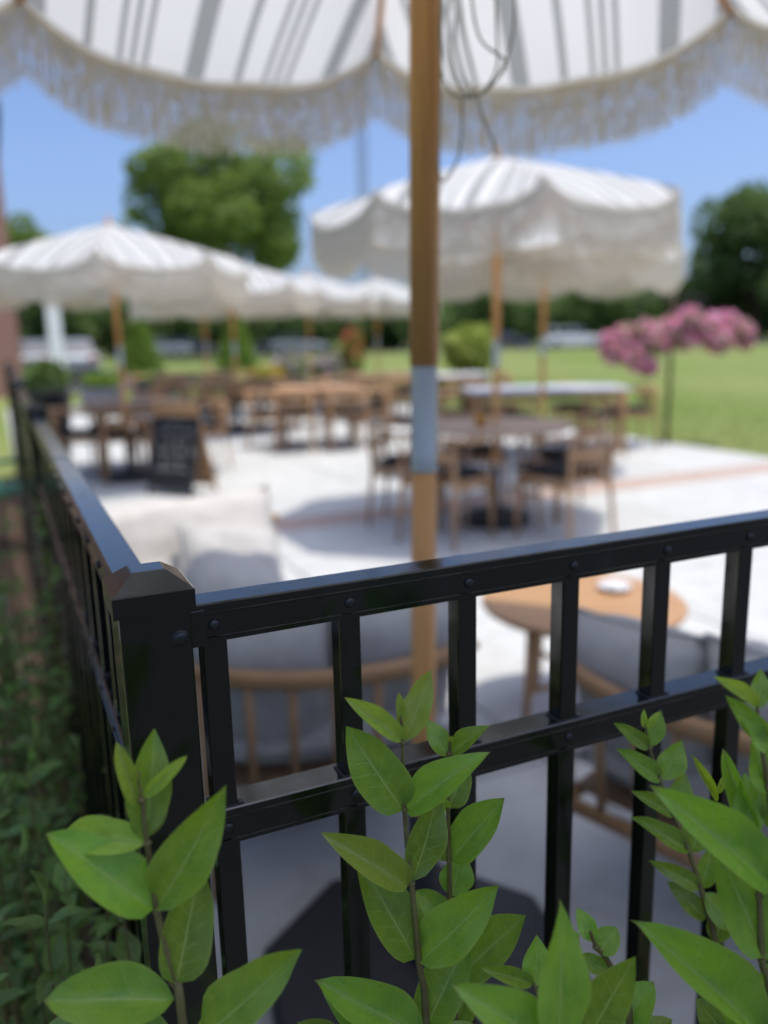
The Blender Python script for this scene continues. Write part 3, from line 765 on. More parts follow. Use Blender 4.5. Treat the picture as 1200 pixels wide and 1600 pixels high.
for rz_, f in rows:
    x = -Wb/2*.78*f; x1 = Wb/2*.78*f
    while x < x1:
        wl = rr.uniform(.05, .13); n = int(wl/.009); pts = []
        for k in range(n):
            pts.append(fm_ @ Vector((x+k*.009+rr.uniform(-.002, .002), -.0062, rz_+(.02 if k % 2 else -.018)*rr.uniform(.4, 1.2))))
        if len(pts) > 2: hand.tube(pts, .0036, 4)
        x += wl+.03
hand.build('chalk_writing', 'chalk', sg)

# ------------------------------------------------------------------ foliage builders
def leaf_cloud(n, size, shape, seed, flat=.0):
    """leaf clumps spread through the volume described by shape(rnd)->point"""
    r = random.Random(seed); b = MB()
    for i in range(n):
        p = shape(r)
        if p is None: continue
        s = size*r.uniform(.6, 1.35)
        d = Vector((r.gauss(0, 1), r.gauss(0, 1), r.gauss(0, .7))).normalized(); e = d.cross(Vector((r.gauss(0, 1), r.gauss(0, 1), r.gauss(0, 1)))).normalized()
        k = d.cross(e)*s*.25
        b.add([p-d*s, p-e*s*.5+k, p+d*s, p+e*s*.5-k], [(0, 1, 2, 3)])
    return b
def lobes(n, seed, rx, rz, zc, lr):
    r = random.Random(seed); out = []
    for i in range(n):
        a = r.uniform(0, 2*PI); el = r.uniform(-.75, 1.0); q = r.uniform(.45, 1.0)
        ce_ = math.sqrt(max(0, 1-el*el))
        out.append((Vector((math.cos(a)*ce_*rx*q, math.sin(a)*ce_*rx*q, zc+el*rz*q)), lr*r.uniform(.7, 1.25)))
    return out
def lobe_shape(lb):
    def f(r):
        c, R = r.choice(lb); d = Vector((r.gauss(0, 1), r.gauss(0, 1), r.gauss(0, 1))).normalized()
        return c+d*R*(r.uniform(.45, 1.0)**.5)*Vector((1, 1, .75)).length/1.6*1.0
    return f
def tree_meshes(seed, rx, rz, zc, nl, lr, n, size, mat, h_trunk, tr):
    lb = lobes(nl, seed, rx, rz, zc, lr); cm = leaf_cloud(n, size, lobe_shape(lb), seed).mesh('crown', mat)
    b = MB(); r = random.Random(seed)
    b.tube([(0, 0, -.1), (.1, 0, h_trunk*.5), (0, .1, h_trunk), (.1, .1, zc+rz*.3)], [tr*1.3, tr, tr*.85, tr*.3], 9)
    tm = b.mesh('trunk', 'bark', True)
    limbs = []
    for c, R in lb[:9]:
        z0 = h_trunk*r.uniform(.8, 1.3)
        limbs.append(MB().tube([(0, 0, z0), c*.5+Vector((0, 0, z0*.4+.3)), c], [tr*.5, tr*.3, tr*.1], 6).mesh('limb', 'bark', True))
    return cm, tm, limbs
def put_tree(name, label, ms, x, y, s=1, rz=0, group=None):
    r = thing(name, label, 'tree', (x, y, -.05), rz, group); r.scale = (s, s, s)
    obj('trunk', ms[1], r); obj('crown', ms[0], r)
    for l in ms[2]: obj('limb', l, r)
    return r
big = tree_meshes(8, 5.3, 5.3, 8.8, 52, 1.7, 16000, .25, 'tree_leaf', 3.2, .32)
put_tree('shade_tree', 'large leafy green tree rising behind the left umbrellas', big, xy(365, 55), 55, 1, .4)
put_tree('shade_tree', 'mid green tree beside the brick building', big, xy(38, 72), 72, .82, 2.1)
drk = tree_meshes(5, 6.4, 5.6, 8.2, 40, 2.1, 11000, .36, 'tree_dark', 2.6, .35)
put_tree('oak_tree', 'tall rounded dark green tree above the hedge row', drk, xy(1185, 84), 86, 1.06, .2)
hed = [tree_meshes(50+i, 4.6, 2.7, 2.9, 26, 1.7, 5000, .34, 'tree_dark', 1.0, .2) for i in range(3)]
for i in range(24):
    px = -60+i*58
    if 60 < px < 640: Y, s = 78+random.uniform(-3, 3), .8
    else: Y, s = 92+random.uniform(-2, 2), 1.0
    put_tree('hedge_tree', 'dark bushy tree in the long row beyond the lawn', hed[i % 3], xy(px, Y), Y, s*random.uniform(.92, 1.06), random.uniform(0, 6), 'dark trees in the row beyond the lawn')
# conical shrubs
def cone_shape(R, H):
    def f(r):
        h = r.random()**1.3; rr_ = R*(1-h)**.75*math.sqrt(r.uniform(.3, 1)); a = r.uniform(0, 6.3)
        return Vector((rr_*math.cos(a), rr_*math.sin(a), .1+h*H))
    return f
con = leaf_cloud(3800, .1, cone_shape(1.0, 2.6), 9).mesh('foliage', 'shrub_bright')
ctr = MB().tube([(0, 0, -.1), (0, 0, 1.6)], [.06, .02], 7).mesh('trunk', 'bark', True)
for px, Y, lab in ((222, 36, 'bright green conical shrub behind the pole of the chalkboard umbrella'), (372, 38, 'bright green conical shrub behind the second umbrella pole')):
    r = thing('conical_shrub', lab, 'shrub', (xy(px, Y), Y, -.05), random.uniform(0, 6), 'conical shrubs on the far lawn'); obj('foliage', con, r); obj('trunk', ctr, r)
# ------------------------------------------------------------------ flower pole with two hanging baskets
fp = G(1041, 692)
r = thing('flower_pole', 'slim dark pole carrying hanging flower baskets at the lawn edge', 'pole', (fp.x, fp.y, -.05))
MB().tube([(0, 0, 0), (0, 0, 1.86)], [.03, .024], 10).build('post_shaft', 'bark', r, True)
for sx in (-1, 1):
    MB().tube([(0, 0, 1.72), (sx*.2, 0, 1.84), (sx*.38, 0, 1.80), (sx*.42, 0, 1.74)], .011, 6).build('bracket_arm', 'black_plastic', r, True)
def blob_shape(rx, ry, rz, zc):
    def f(q):
        d = Vector((q.gauss(0, 1), q.gauss(0, 1), q.gauss(0, 1))).normalized()*q.uniform(.6, 1)**.5
        k = 1+.25*noise.noise(d*1.7)
        return Vector((d.x*rx*k, d.y*ry*k, zc+d.z*rz*k))
    return f
def mass_shape(centres):
    def f(q):
        c, R = q.choice(centres); d = Vector((q.gauss(0, 1), q.gauss(0, 1), q.gauss(0, 1))).normalized()*q.uniform(.2, 1)**.5
        return Vector(c)+d*R
    return f
for sx, zc, cen, lab in ((-1, 1.30, [((-.28, 0, 1.20), .16), ((-.12, .05, 1.32), .19), ((.1, -.05, 1.36), .2), ((.26, 0, 1.28), .14), ((-.05, -.1, 1.12), .15), ((.12, -.05, 1.0), .11), ((-.34, 0, 1.32), .1), ((.36, .05, 1.42), .12)], 'hanging basket of pink petunias on the lawn side pole, drooping lower'),
        (1, 1.42, [((-.34, 0, 1.44), .16), ((-.15, -.05, 1.54), .15), ((.05, 0, 1.42), .2), ((.3, .05, 1.44), .19), ((.5, 0, 1.38), .15), ((.2, -.1, 1.3), .15), ((-.2, -.05, 1.32), .13), ((.58, .03, 1.27), .09)], 'wide hanging basket of pink petunias on the lawn side pole')):
    k = thing('flower_basket', lab, 'flower basket', (fp.x+(-.42 if sx < 0 else .33), fp.y-.02, -.05), 0, 'hanging baskets on the pole')
    MB().lathe([(.08, zc-.12), (.17, zc), (.19, zc+.06), (.17, zc+.06)], 18).build('basket_bowl', 'bark', k, True)
    for q in range(3):
        an = q*2.1; MB().tube([(.18*math.cos(an), .18*math.sin(an), zc+.06), (0, 0, 1.76)], .004, 4).build('hanger_wire', 'black_plastic', k)
    leaf_cloud(1500, .04, mass_shape([(c, R*1.08) for c, R in cen]), 31+sx).build('foliage', 'shrub_bright', k)
    tag(leaf_cloud(1900, .045, mass_shape([(c, R*1.12) for c, R in cen]), 61+sx).build('blossoms', 'flower_pink', k), kind='stuff')
    tag(leaf_cloud(420, .036, mass_shape([(c, R*1.15) for c, R in cen]), 91+sx).build('pale_blossoms', 'flower_pale', k), kind='stuff')
# planters with flowers at the far end of the patio
def planter(px, Y, w_, h, lab, fol, flo, fh, nf=500, spread=.9):
    k = thing('planter_box', lab, 'planter', (xy(px, Y), Y, 0), .2, 'planters at the far side of the patio')
    b = MB().box((-w_/2, -.25, 0), (w_/2, .25, h), bev=.012); b.build('box_body', 'grey_planter', k)
    MB().box((-w_/2-.015, -.265, h-.05), (w_/2+.015, .265, h+.005), bev=.006).build('box_rim', 'grey_planter', k)
    leaf_cloud(nf, .07, blob_shape(w_*.5*spread, .28, fh*.5, h+fh*.45), int(px)).build('foliage', fol, k)
    if flo: tag(leaf_cloud(int(nf*.6), .06, blob_shape(w_*.52*spread, .31, fh*.52, h+fh*.5), int(px)+1).build('blossoms', flo, k), kind='stuff')
planter(240, 17.6, .9, .5, 'grey planter box of low green plants behind the chalkboard', 'shrub_bright', None, .25)
planter(418, 18.6, .9, .45, 'grey planter box with orange flowers', 'shrub_bright', 'flower_orange', .3, 300)
planter(458, 19.0, .9, .45, 'grey planter box with mauve flowers next to the orange ones', 'shrub_bright', 'flower_mauve', .6)
planter(512, 19.3, .9, .45, 'grey planter box with mauve flowers next to the red ones', 'shrub_bright', 'flower_mauve', .5)
planter(553, 19.6, .62, .5, 'grey planter box with tall red flowers', 'shrub_bright', 'flower_red', 1.05)
planter(160, 16.4, .8, .5, 'grey planter box of green plants near the silver car', 'shrub_bright', None, .3)
k = thing('lime_plant', 'tall lime green leafy plant in a dark pot beyond the umbrella pole', 'plant', (xy(736, 15.2), 15.2, 0))
MB().lathe([(.17, 0), (.25, .5), (.27, .5), (.27, .56), (.23, .56)], 20).build('pot_body', 'black_plastic', k, True)
leaf_cloud(1500, .1, blob_shape(.46, .46, .42, 1.1), 77).build('foliage', 'lime_leaf', k); MB().tube([(0, 0, .5), (0, 0, 1.1)], .025, 6).build('stem', 'bark', k, True)
# dark pots by the side fence
for i, (px, Y, lab) in enumerate(((62, 9.6, 'tall black pot with grassy plant against the side fence'),)):
    k = thing('tall_pot', lab, 'pot', (xy(px, Y)+.1, Y, 0)); MB().lathe([(.16, 0), (.23, .8), (.25, .8), (.25, .86), (.2, .86)], 18).build('pot_body', 'black_plastic', k, True)
    leaf_cloud(400, .06, blob_shape(.25, .25, .2, 1.0), 88).build('foliage', 'tree_dark', k)

# ------------------------------------------------------------------ buildings and far things
bp = P(.5, 24)
bl = thing('brick_building', 'red brick building at the end of the walkway, only its corner showing', 'building', (bp.x, bp.y, -.05), TH)
MB().box((-14, 0, 0), (0, 13, 7.1)).build('wall', 'brick', bl)
rf = MB().box((-14.2, -.2, 7.102), (.15, 13.2, 7.42), bev=.02).build('roof', 'roof', bl)
for i in range(4):
    for j in range(2):
        wv = MB().box((-2.6-i*3.2, -.03, .9+j*3.1), (-1.5-i*3.2, .03, 2.7+j*3.1)).build('window', 'white_paint', bl)
        MB().box((-2.52-i*3.2, -.045, .98+j*3.1), (-1.58-i*3.2, -.031, 2.62+j*3.1)).build('pane', 'glass', wv)
cpos = P(1.35, 23.2)
k = thing('porch_column', 'square white porch column before the brick building', 'column', (cpos.x, cpos.y, -.05), TH)
MB().box((-.17, -.17, .25), (.17, .17, 3.0), bev=.01).build('column_shaft', 'white_paint', k)
MB().box((-.23, -.23, 0), (.23, .23, .25), bev=.015).build('column_base', 'white_paint', k)
MB().box((-.23, -.23, 3.0), (.23, .23, 3.15), bev=.015).build('column_capital', 'white_paint', k)
# lattice tower
tw = thing('radio_tower', 'tall thin steel lattice tower far beyond the trees', 'tower', (xy(575, 150), 150, -.05))
legs = [Vector((.85*math.cos(a), .85*math.sin(a), 0)) for a in (PI/2, PI/2+2*PI/3, PI/2+4*PI/3)]
for l in legs: MB().tube([l, l+Vector((0, 0, 58))], .11, 6).build('leg', 'steel', tw)
br = MB()
for k_ in range(29):
    for i in range(3):
        p0, p1 = legs[i]+Vector((0, 0, 2*k_)), legs[(i+1) % 3]+Vector((0, 0, 2*k_+2))
        br.tube([p0, p1], .05, 4); br.tube([p0, legs[(i+1) % 3]+Vector((0, 0, 2*k_))], .05, 4)
tag(br.build('bracing', 'steel', tw), kind='stuff')
# cars
def make_car(name, label, paint, x, y, rz, L=4.6, W=1.82, Hh=1.5, group=None):
    r = thing(name, label, 'car', (x, y, -.045), rz, group)
    prof = [(-L/2, .35), (-L/2, .85), (-L/2+.08, .98), (-L/2+.9, 1.02), (L/2-1.25, .98), (L/2-.15, .82), (L/2, .65), (L/2, .35)]
    n = len(prof); vs_ = []
    for yy, ins in ((-W/2, 0), (-W/2+.06, .0), (W/2-.06, 0), (W/2, 0)):
        for (px, pz) in prof: vs_.append((px*(1 if abs(yy) < W/2 else .985), yy, pz if abs(yy) < W/2 else .35+(pz-.35)*.93))
    fs = [tuple(range(n)), tuple(range(4*n-1, 3*n-1, -1))]
    for k in range(3):
        for i in range(n): fs.append((k*n+i, (k+1)*n+i, (k+1)*n+(i+1) % n, k*n+(i+1) % n))
    obj('body', mesh('body', vs_, fs, paint), r)
    cab = [(-L/2+.2, .99), (-L/2+.55, Hh-.05), (-L/2+.9, Hh), (L/2-2.1, Hh-.02), (L/2-1.25, .97)]
    n = len(cab); vs_ = [(a_, s_*(W/2-.08-(.17 if z_ > 1.1 else 0)), z_) for s_ in (-1, 1) for a_, z_ in cab]
    obj('cabin', mesh('cabin', vs_, [tuple(range(n)), tuple(range(2*n-1, n-1, -1))]+[(i, n+i, n+(i+1) % n, (i+1) % n) for i in range(n)], 'glass'), r)
    rv = [(a_, s_*(W/2-.235), z_+.012) for s_ in (-1, 1) for a_, z_ in cab[1:4]]
    rvb = [(a_, b_, z_-.05) for a_, b_, z_ in rv]
    obj('roof_panel', mesh('roof_panel', rv+rvb, [(0, 1, 4, 3), (1, 2, 5, 4), (0, 6, 7, 1), (1, 7, 8, 2), (3, 4, 10, 9), (4, 5, 11, 10), (0, 3, 9, 6), (2, 8, 11, 5)], paint), r)
    for sy in (-1, 1):
        for f in (.28, .62):
            xq = -L/2+.55+f*(L-1.8-.55); MB().box((xq-.05, sy*(W/2-.2)-.03, 1.0), (xq+.05, sy*(W/2-.2)+.03, Hh-.04)).build('pillar', paint, r)
    for sx in (-L/2+.85, L/2-.9):
        for sy in (-1, 1):
            wt = MB().tube([(sx, sy*(W/2-.2), .33), (sx, sy*(W/2+.01), .33)], .33, 20).build('wheel', 'tyre', r)
            MB().tube([(sx, sy*(W/2-.1), .33), (sx, sy*(W/2+.018), .33)], .2, 14).build('rim', 'zinc', wt)
    for sy in (-1, 1):
        MB().box((L/2-.1, sy*(W/2-.3)-.2, .6), (L/2+.012, sy*(W/2-.3)+.2, .74), bev=.02).build('headlight', 'white_top', r)
        MB().box((-L/2-.012, sy*(W/2-.22)-.14, .74), (-L/2+.1, sy*(W/2-.22)+.14, .92), bev=.02).build('tail_light', 'red_lamp', r)
    MB().box((-L/2-.03, -W/2+.05, .32), (-L/2+.1, W/2-.05, .52), bev=.02).build('bumper', 'black_plastic', r)
    MB().box((L/2-.1, -W/2+.05, .32), (L/2+.03, W/2-.05, .5), bev=.02).build('bumper', 'black_plastic', r)
    return r
make_car('parked_car', 'white car parked alone beyond the lawn', 'white_paint', xy(896, 68), 68, .05, 5.0, 1.95, 1.66)
make_car('parked_car', 'silver car parked end-on beside the brick building', 'silver', xy(112, 32), 32, math.radians(112), 4.6, 1.9, 1.5)
make_car('parked_car', 'grey car parked between the silver car and the brick building', 'silver', xy(48, 34), 34.5, math.radians(112), 4.6, 1.85, 1.5)
for px, Y, pa, lab in ((300, 70, 'dark_car', 'dark car parked by the first conical shrub'), (435, 71, 'dark_car', 'dark car parked behind the orange flowers'), (470, 69, 'silver', 'silver car parked behind the mauve flowers'), (262, 69, 'silver', 'silver car parked by the dark car left of the shrubs'), (790, 76, 'dark_car', 'dark car parked by the white car beyond the lawn')):
    make_car('parked_car', lab, pa, xy(px, Y), Y, random.choice((0, PI))+random.uniform(-.1, .1))
# green garden chair beyond the side fence
gp = G(-8, 858); k = thing('garden_chair', 'green plastic garden chair on the walkway beyond the side fence', 'chair', (gp.x-.12, gp.y+.1, -.02), -.5)
for sx in (-1, 1):
    for sy in (-1, 1): MB().tube([(sx*.25, sy*.25, 0), (sx*.23, sy*.22, .42)], .02, 6).build('leg', 'green_plastic', k, True)
    MB().box((sx*.27-.03, -.25, .62), (sx*.27+.03, .25, .65), bev=.008).build('arm', 'green_plastic', k)
    MB().tube([(sx*.27, .22, .4), (sx*.27, .22, .62)], .02, 6).build('arm_support', 'green_plastic', k)
MB().box((-.27, -.25, .40), (.27, .25, .44), bev=.01).build('seat', 'green_plastic', k)
for i in range(6):
    x = -.22+i*.088; MB().box((x-.036, -.28, .44), (x+.036, -.255, .9-.03*abs(i-2.5)), bev=.006).build('back_slat', 'green_plastic', k)

# ------------------------------------------------------------------ privet shrubs
def leaf_mesh(fold, curl, twist, seed, mat):
    ea, eb, bend = .60+.05*(seed % 4), .80+.09*(seed % 3), .05*math.sin(seed*2.1)
    A, B = 12, 6; vs_, fs, uv = [], [], []
    for i in range(A+1):
        t = i/A
        tm = ea/(ea+eb); wd = (t**ea)*((1-t)**eb)/((tm**ea)*((1-tm)**eb)) if 0 < t < 1 else 0.0
        wd = max(wd, .012)
        for j in range(B+1):
            s = -1+2*j/B
            und = .03*math.sin(t*(8+seed % 3*2)+seed+2*(s > 0))*abs(s)
            z = fold*abs(s)*.5*wd**.8 - curl*(t-.1)**2*(1 if t > .1 else 0) + und + twist*s*t*.25
            lob = 1+.05*math.sin(t*9+seed*1.7+(1.3 if s > 0 else 0)); vs_.append((t, s*.5*wd*lob+bend*math.sin(t*PI), z)); uv.append((t, s))
    for i in range(A):
        for j in range(B):
            a = i*(B+1)+j; fs.append((a, a+B+1, a+B+2, a+1))
    return mesh('leaf', vs_, fs, mat, True, uv)
LV = {m: [leaf_mesh(f, c, tw_, q, m) for q, (f, c, tw_) in enumerate(((.22, .12, .1), (.3, .25, -.15), (.15, .05, .2), (.35, .18, .0), (.25, -.12, -.1), (.12, .32, .15), (.4, .1, .25), (.2, .4, -.2), (.3, -.05, .3), (.1, .15, -.3)))] for m in ('leaf', 'leaf_young', 'leaf_shade_tint')}
def place_leaf(parent, base, tip, width, nrm, mat='leaf', var=None, rnd_=random):
    d = tip-base; L = d.length; x = d.normalized()
    n = nrm-x*nrm.dot(x); n.normalize(); y = n.cross(x)
    me = LV[mat][rnd_.randrange(10) if var is None else var]
    mw = Matrix(((x.x*L, y.x*width, n.x*L, base.x), (x.y*L, y.y*width, n.y*L, base.y), (x.z*L, y.z*width, n.z*L, base.z), (0, 0, 0, 1)))
    # keep shear-free: axes are orthogonal, scaled
    loc = Vector(parent.location)
    mw.translation = base-loc
    obj('leaf', me, parent, mw=mw)
def hero(label, Y, stems, leaves, foot_dv=0.0, young=()):
    top = stems[0][0]; b = at(*stems[0][0], Y)
    root = Vector((b.x, b.y-.01, -.02))
    r = thing('privet_shrub', label, 'shrub', root, 0, 'leafy shrubs in front of the railing')
    for q, st_ in enumerate(stems):
        pts = [at(x, y, Y) for x, y in st_]
        p0 = pts[0]
        if st_[0][1] >= 1590: pts = [Vector((p0.x+.02*(q-.5), p0.y-.015, -.03)), Vector((p0.x*.7+.3*(p0.x+.015), p0.y-.008, p0.z*.5))]+pts
        n = len(pts); MB().tube([p-root for p in curve_pts(pts, 5)], [max(.0009, .0030*(1-k/((n-1)*5))+.0009) for k in range((n-1)*5+1)], 7).build('stem', 'stem', r, True)
        for p in pts[2:-1] if st_[0][1] >= 1590 else pts[1:-1]:
            MB().tube([p-root+Vector((0, 0, -.002)), p-root, p-root+Vector((0, 0, .002))], [.0016, .0031, .0016], 7).build('stem_node', 'stem', r, True)
    rl = random.Random(int(Y*1000))
    for i, lf in enumerate(leaves):
        bx, by, tx, ty, wp = lf[:5]; mat = lf[5] if len(lf) > 5 else 'leaf'; dy = lf[6] if len(lf) > 6 else rl.uniform(-.022, .016); var = lf[7] if len(lf) > 7 else None
        Yb = Y+(lf[8] if len(lf) > 8 else 0)
        B_, T_ = at(bx, by, Yb), at(tx, ty, Yb+dy)
        wd = wp/FPX*Yb*1.02
        view = (Vector((0, 0, CAM_Z))-(B_+T_)/2).normalized()
        nrm = (view*1.0+Vector((rl.uniform(-.35, .35), -.1, .45+rl.uniform(-.25, .25)))).normalized()
        place_leaf(r, B_, T_, wd*1.12, nrm, mat, var, rl)
    return r
Yg = 'leaf_young'
hero('privet shoot with large bright leaves in front of the corner post', .455,
  [[(290, 1640), (270, 1535), (246, 1425), (230, 1318), (222, 1250), (216, 1205)]],
  [(238, 1420, 80, 1300, 92, 'leaf', -.015, 0), (230, 1318, 84, 1296, 58, Yg, .012, 1), (246, 1418, 347, 1234, 84, 'leaf', -.01, 2), (276, 1536, 312, 1362, 84, 'leaf', .015, 0),
   (272, 1562, 70, 1558, 92, 'leaf', -.02, 3), (312, 1625, 462, 1484, 88, 'leaf', -.01, 2), (268, 1650, 172, 1552, 60, 'leaf', .01), (226, 1308, 240, 1140, 64, 'leaf', .02, 2), (216, 1262, 183, 1163, 30, Yg, .004, 3),
   (222, 1248, 291, 1182, 22, Yg, .01, 3), (222, 1312, 250, 1205, 58, 'leaf', .03, 0), (300, 1650, 400, 1570, 70, 'leaf', .02)])
hero('tall privet shoot with pointed green leaves before the lower rail', .552,
  [[(668, 1640), (655, 1505), (643, 1380), (632, 1265), (629, 1160), (626, 1118)]],
  [(632, 1158, 671, 1048, 46, Yg, .012, 2), (628, 1158, 551, 1090, 32, Yg, -.01, 1), (626, 1122, 624, 1084, 14, Yg, 0, 3), (628, 1264, 545, 1141, 78, 'leaf', -.01, 0),
   (637, 1266, 748, 1179, 58, 'leaf', -.02, 1), (646, 1374, 686, 1232, 60, 'leaf', .012, 2), (637, 1384, 524, 1303, 56, Yg, -.02, 1), (647, 1496, 562, 1338, 84, 'leaf', .008, 0),
   (657, 1502, 773, 1384, 80, 'leaf', -.015, 2), (664, 1612, 728, 1466, 80, 'leaf', .015, 0), (660, 1620, 509, 1536, 78, 'leaf', -.02, 3), (600, 1650, 520, 1552, 50, 'leaf', 0, 1), (520, 1650, 470, 1600, 60), (668, 1660, 760, 1600, 60, 'leaf', .02)])
hero('slender privet shoot just behind the tall one', .60,
  [[(712, 1640), (705, 1525), (703, 1440), (702, 1345), (700, 1262), (702, 1178), (703, 1155)]],
  [(698, 1182, 663, 1121, 34, 'leaf', .01, 2), (707, 1178, 756, 1134, 32, 'leaf', -.01, 1), (701, 1262, 730, 1196, 42, 'leaf', .01, 0), (706, 1343, 781, 1249, 64, 'leaf', -.012, 0), (700, 1346, 684, 1285, 36, 'leaf', .01),
   (704, 1400, 722, 1330, 52, 'leaf', .012, 2), (703, 1442, 650, 1392, 48, 'leaf', .01), (718, 1528, 813, 1431, 76, 'leaf', -.01, 0), (712, 1600, 735, 1520, 56, 'leaf', .015), (697, 1264, 688, 1248, 18, Yg, -.01), (706, 1160, 706, 1148, 8, Yg)])
hero('low privet sprig with soft rounded leaves at the foot of the railing', .50,
  [[(880, 1650), (850, 1585), (834, 1535)], [(985, 1650), (958, 1520), (932, 1480), (922, 1455)]],
  [(835, 1540, 838, 1461, 46, 'leaf', .01, 2), (831, 1537, 763, 1512, 28, 'leaf', -.01, 1), (872, 1640, 876, 1412, 84, 'leaf', .005, 2, -.075), (868, 1640, 738, 1542, 84, 'leaf', -.015, 1, -.07), (915, 1630, 986, 1502, 74, 'leaf', -.01, 0, -.03),
   (929, 1472, 901, 1418, 30, 'leaf', .012, 2), (936, 1490, 963, 1448, 42, 'leaf', .008, 0), (950, 1518, 908, 1492, 30, 'leaf'), (962, 1620, 1018, 1535, 64, 'leaf', .01), (905, 1470, 888, 1455, 16, 'leaf'), (850, 1590, 800, 1560, 40, 'leaf', .01), (940, 1640, 900, 1570, 50, 'leaf', .02), (980, 1640, 1050, 1590, 50, 'leaf', .01)])
hero('thin privet twig of many small leaves beside the right hand pickets', .665,
  [[(1150, 1640), (1120, 1480), (1096, 1392), (1076, 1330), (1052, 1272), (1031, 1218), (1015, 1168), (1008, 1132)]],
  [(1016, 1166, 1032, 1110, 28, 'leaf', .008, 2), (1013, 1168, 963, 1131, 24, 'leaf', -.008, 0), (1008, 1138, 1006, 1110, 10, Yg, 0, 3), (1012, 1140, 1030, 1112, 12, Yg, 0, 3), (1031, 1218, 969, 1171, 32, 'leaf', -.01, 0), (1034, 1218, 1066, 1156, 42, 'leaf', .01, 2),
   (1053, 1268, 1070, 1206, 36, 'leaf', .01, 2), (1051, 1274, 1000, 1236, 26, 'leaf', -.01, 1), (1074, 1328, 993, 1277, 34, 'leaf', -.012, 0), (1080, 1332, 1104, 1252, 46, 'leaf', .01, 2), (1094, 1388, 1038, 1350, 28, 'leaf', -.01), (1098, 1388, 1112, 1322, 32, 'leaf', .01),
   (1102, 1436, 1045, 1378, 34, 'leaf', .01), (1118, 1474, 1135, 1398, 40, 'leaf', .01), (1100, 1395, 1165, 1462, 40, 'leaf', -.01), (1120, 1490, 1090, 1540, 40, 'leaf')])
hero('broad leaved privet branch crossing the right hand pickets', .475,
  [[(1200, 1650), (1190, 1500), (1186, 1400), (1176, 1330), (1170, 1290)], [(1262, 1650), (1225, 1400), (1200, 1230), (1188, 1150), (1182, 1100)]],
  [(1212, 1385, 1060, 1237, 80, 'leaf', -.015, 1), (1192, 1492, 1122, 1315, 96, 'leaf', .01, 0), (1192, 1620, 1028, 1449, 92, 'leaf', -.02, 3), (1170, 1310, 1164, 1205, 52, 'leaf', .02, 2), (1184, 1108, 1189, 1043, 32, 'leaf', .01, 2), (1181, 1104, 1133, 1058, 24, Yg, -.01, 1),
   (1196, 1156, 1140, 1092, 34, 'leaf', -.01, 0), (1204, 1170, 1160, 1128, 36, 'leaf'), (1200, 1240, 1180, 1140, 60, 'leaf', .01), (1205, 1300, 1250, 1180, 70, 'leaf', .01), (1200, 1400, 1290, 1300, 80, 'leaf'), (1195, 1500, 1270, 1420, 80, 'leaf', .01), (1190, 1610, 1120, 1520, 76, 'leaf', .02), (1196, 1600, 1240, 1480, 76, 'leaf', .02), (1188, 1330, 1128, 1172, 34, 'leaf', .03),
   (1120, 1252, 1086, 1184, 14, Yg, .0, 3, .06), (1122, 1240, 1132, 1212, 10, Yg, 0, 3, .06), (1150, 1640, 1090, 1560, 60, 'leaf', .02)])

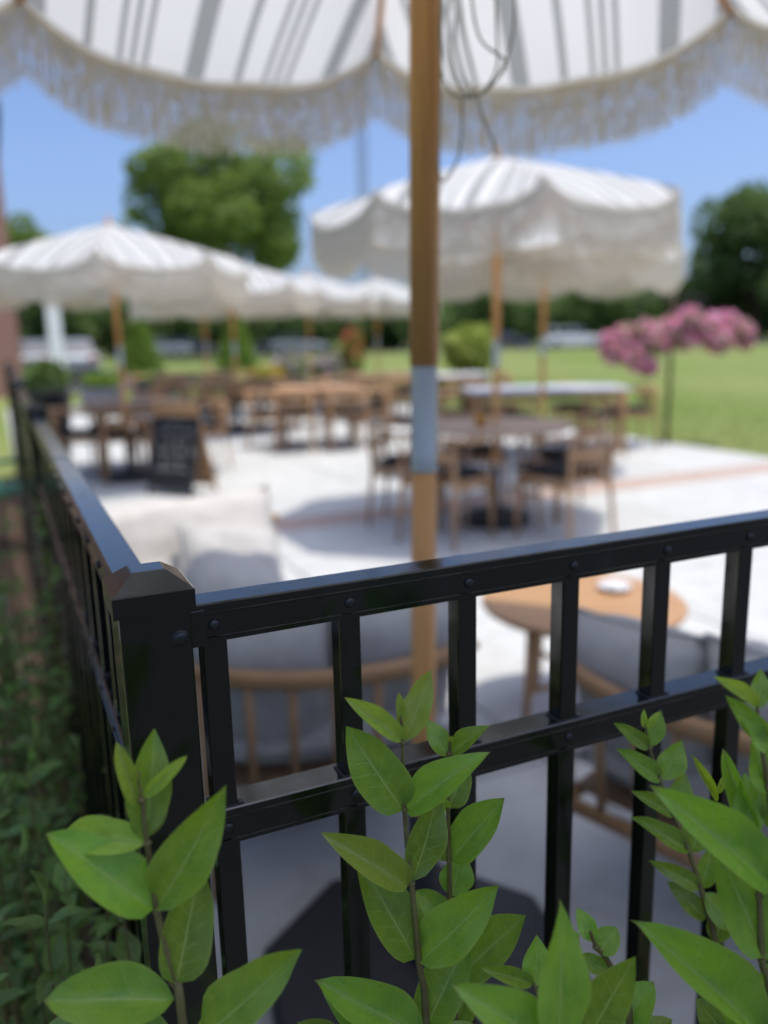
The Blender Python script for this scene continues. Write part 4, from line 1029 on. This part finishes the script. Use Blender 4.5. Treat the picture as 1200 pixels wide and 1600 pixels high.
def shoot_shrub(label, pos, n_shoots, h, spread, ll, mat, seed, group, zmin=0):
    r = thing('privet_shrub', label, 'shrub', (pos.x, pos.y, -.02), 0, group); q = random.Random(seed); cnt = 0
    for s_ in range(n_shoots):
        a = q.uniform(0, 6.3); H = h*q.uniform(.6, 1.05); ln = spread*q.uniform(.2, 1)
        b0 = Vector((math.cos(a)*ln*.25, math.sin(a)*ln*.25, 0)); tp = Vector((math.cos(a)*ln, math.sin(a)*ln, H))
        md = b0.lerp(tp, .5)+Vector((q.uniform(-.03, .03), q.uniform(-.03, .03), .03)); pts = curve_pts([b0, md, tp], 6)
        MB().tube(pts, [.0032*(1-k/13)+.0009 for k in range(13)], 5).build('stem', 'stem', r, True)
        ph = q.uniform(0, 3); k = .25
        while k < 1.0 and cnt < 290:
            i = min(int(k*12), 11); p = pts[i].lerp(pts[i+1], k*12-i); ph += PI/2+q.uniform(-.3, .3)
            L = ll*(1.1-.5*k)*q.uniform(.75, 1.2)
            for o_ in (0, PI):
                d = Vector((math.cos(ph+o_), math.sin(ph+o_), q.uniform(.25, .8))).normalized()
                wp = p+Vector(r.location)
                place_leaf(r, wp, wp+d*L, L*q.uniform(.42, .55), Vector((-d.x*.3, -d.y*.3, 1)), mat, None, q); cnt += 1
            k += q.uniform(.07, .12)
        wp = tp+Vector(r.location); place_leaf(r, wp, wp+Vector((q.uniform(-.4, .4), q.uniform(-.4, .4), 1)).normalized()*ll*.6, ll*.22, Vector((1, .3, .2)), mat if mat == 'leaf_shade_tint' else Yg, None, q)
    return r
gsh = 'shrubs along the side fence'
for i, (u, v, n, h, lab) in enumerate(((-.13, .22, 15, .86, 'shaded green shrub filling the corner left of the fence post'), (-.15, .45, 15, .84, 'shaded green shrub second from the corner post along the side fence'),
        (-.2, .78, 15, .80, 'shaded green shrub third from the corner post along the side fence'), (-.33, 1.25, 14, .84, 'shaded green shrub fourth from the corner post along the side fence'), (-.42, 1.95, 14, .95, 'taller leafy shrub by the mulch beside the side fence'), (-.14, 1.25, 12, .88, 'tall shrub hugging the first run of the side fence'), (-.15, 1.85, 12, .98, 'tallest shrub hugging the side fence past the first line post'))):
    shoot_shrub(lab, P(u, v), n+8, h*1.06, .17, .064, 'leaf_shade_tint', 200+i, gsh)
for i, (u, v, h) in enumerate(((-.05, -.22, .78), (.24, -.2, .76), (.55, -.18, .78), (.85, -.18, .8), (1.2, -.18, .86))):
    shoot_shrub('low dense part of the shrub row under the tall shoots, ' + ['below the corner post', 'below the first pickets', 'below the middle pickets', 'below the right hand pickets', 'past the right hand pickets'][i], P(u, v), 16, h*.92, .2, .05, 'leaf', 300+i, 'leafy shrubs in front of the railing')
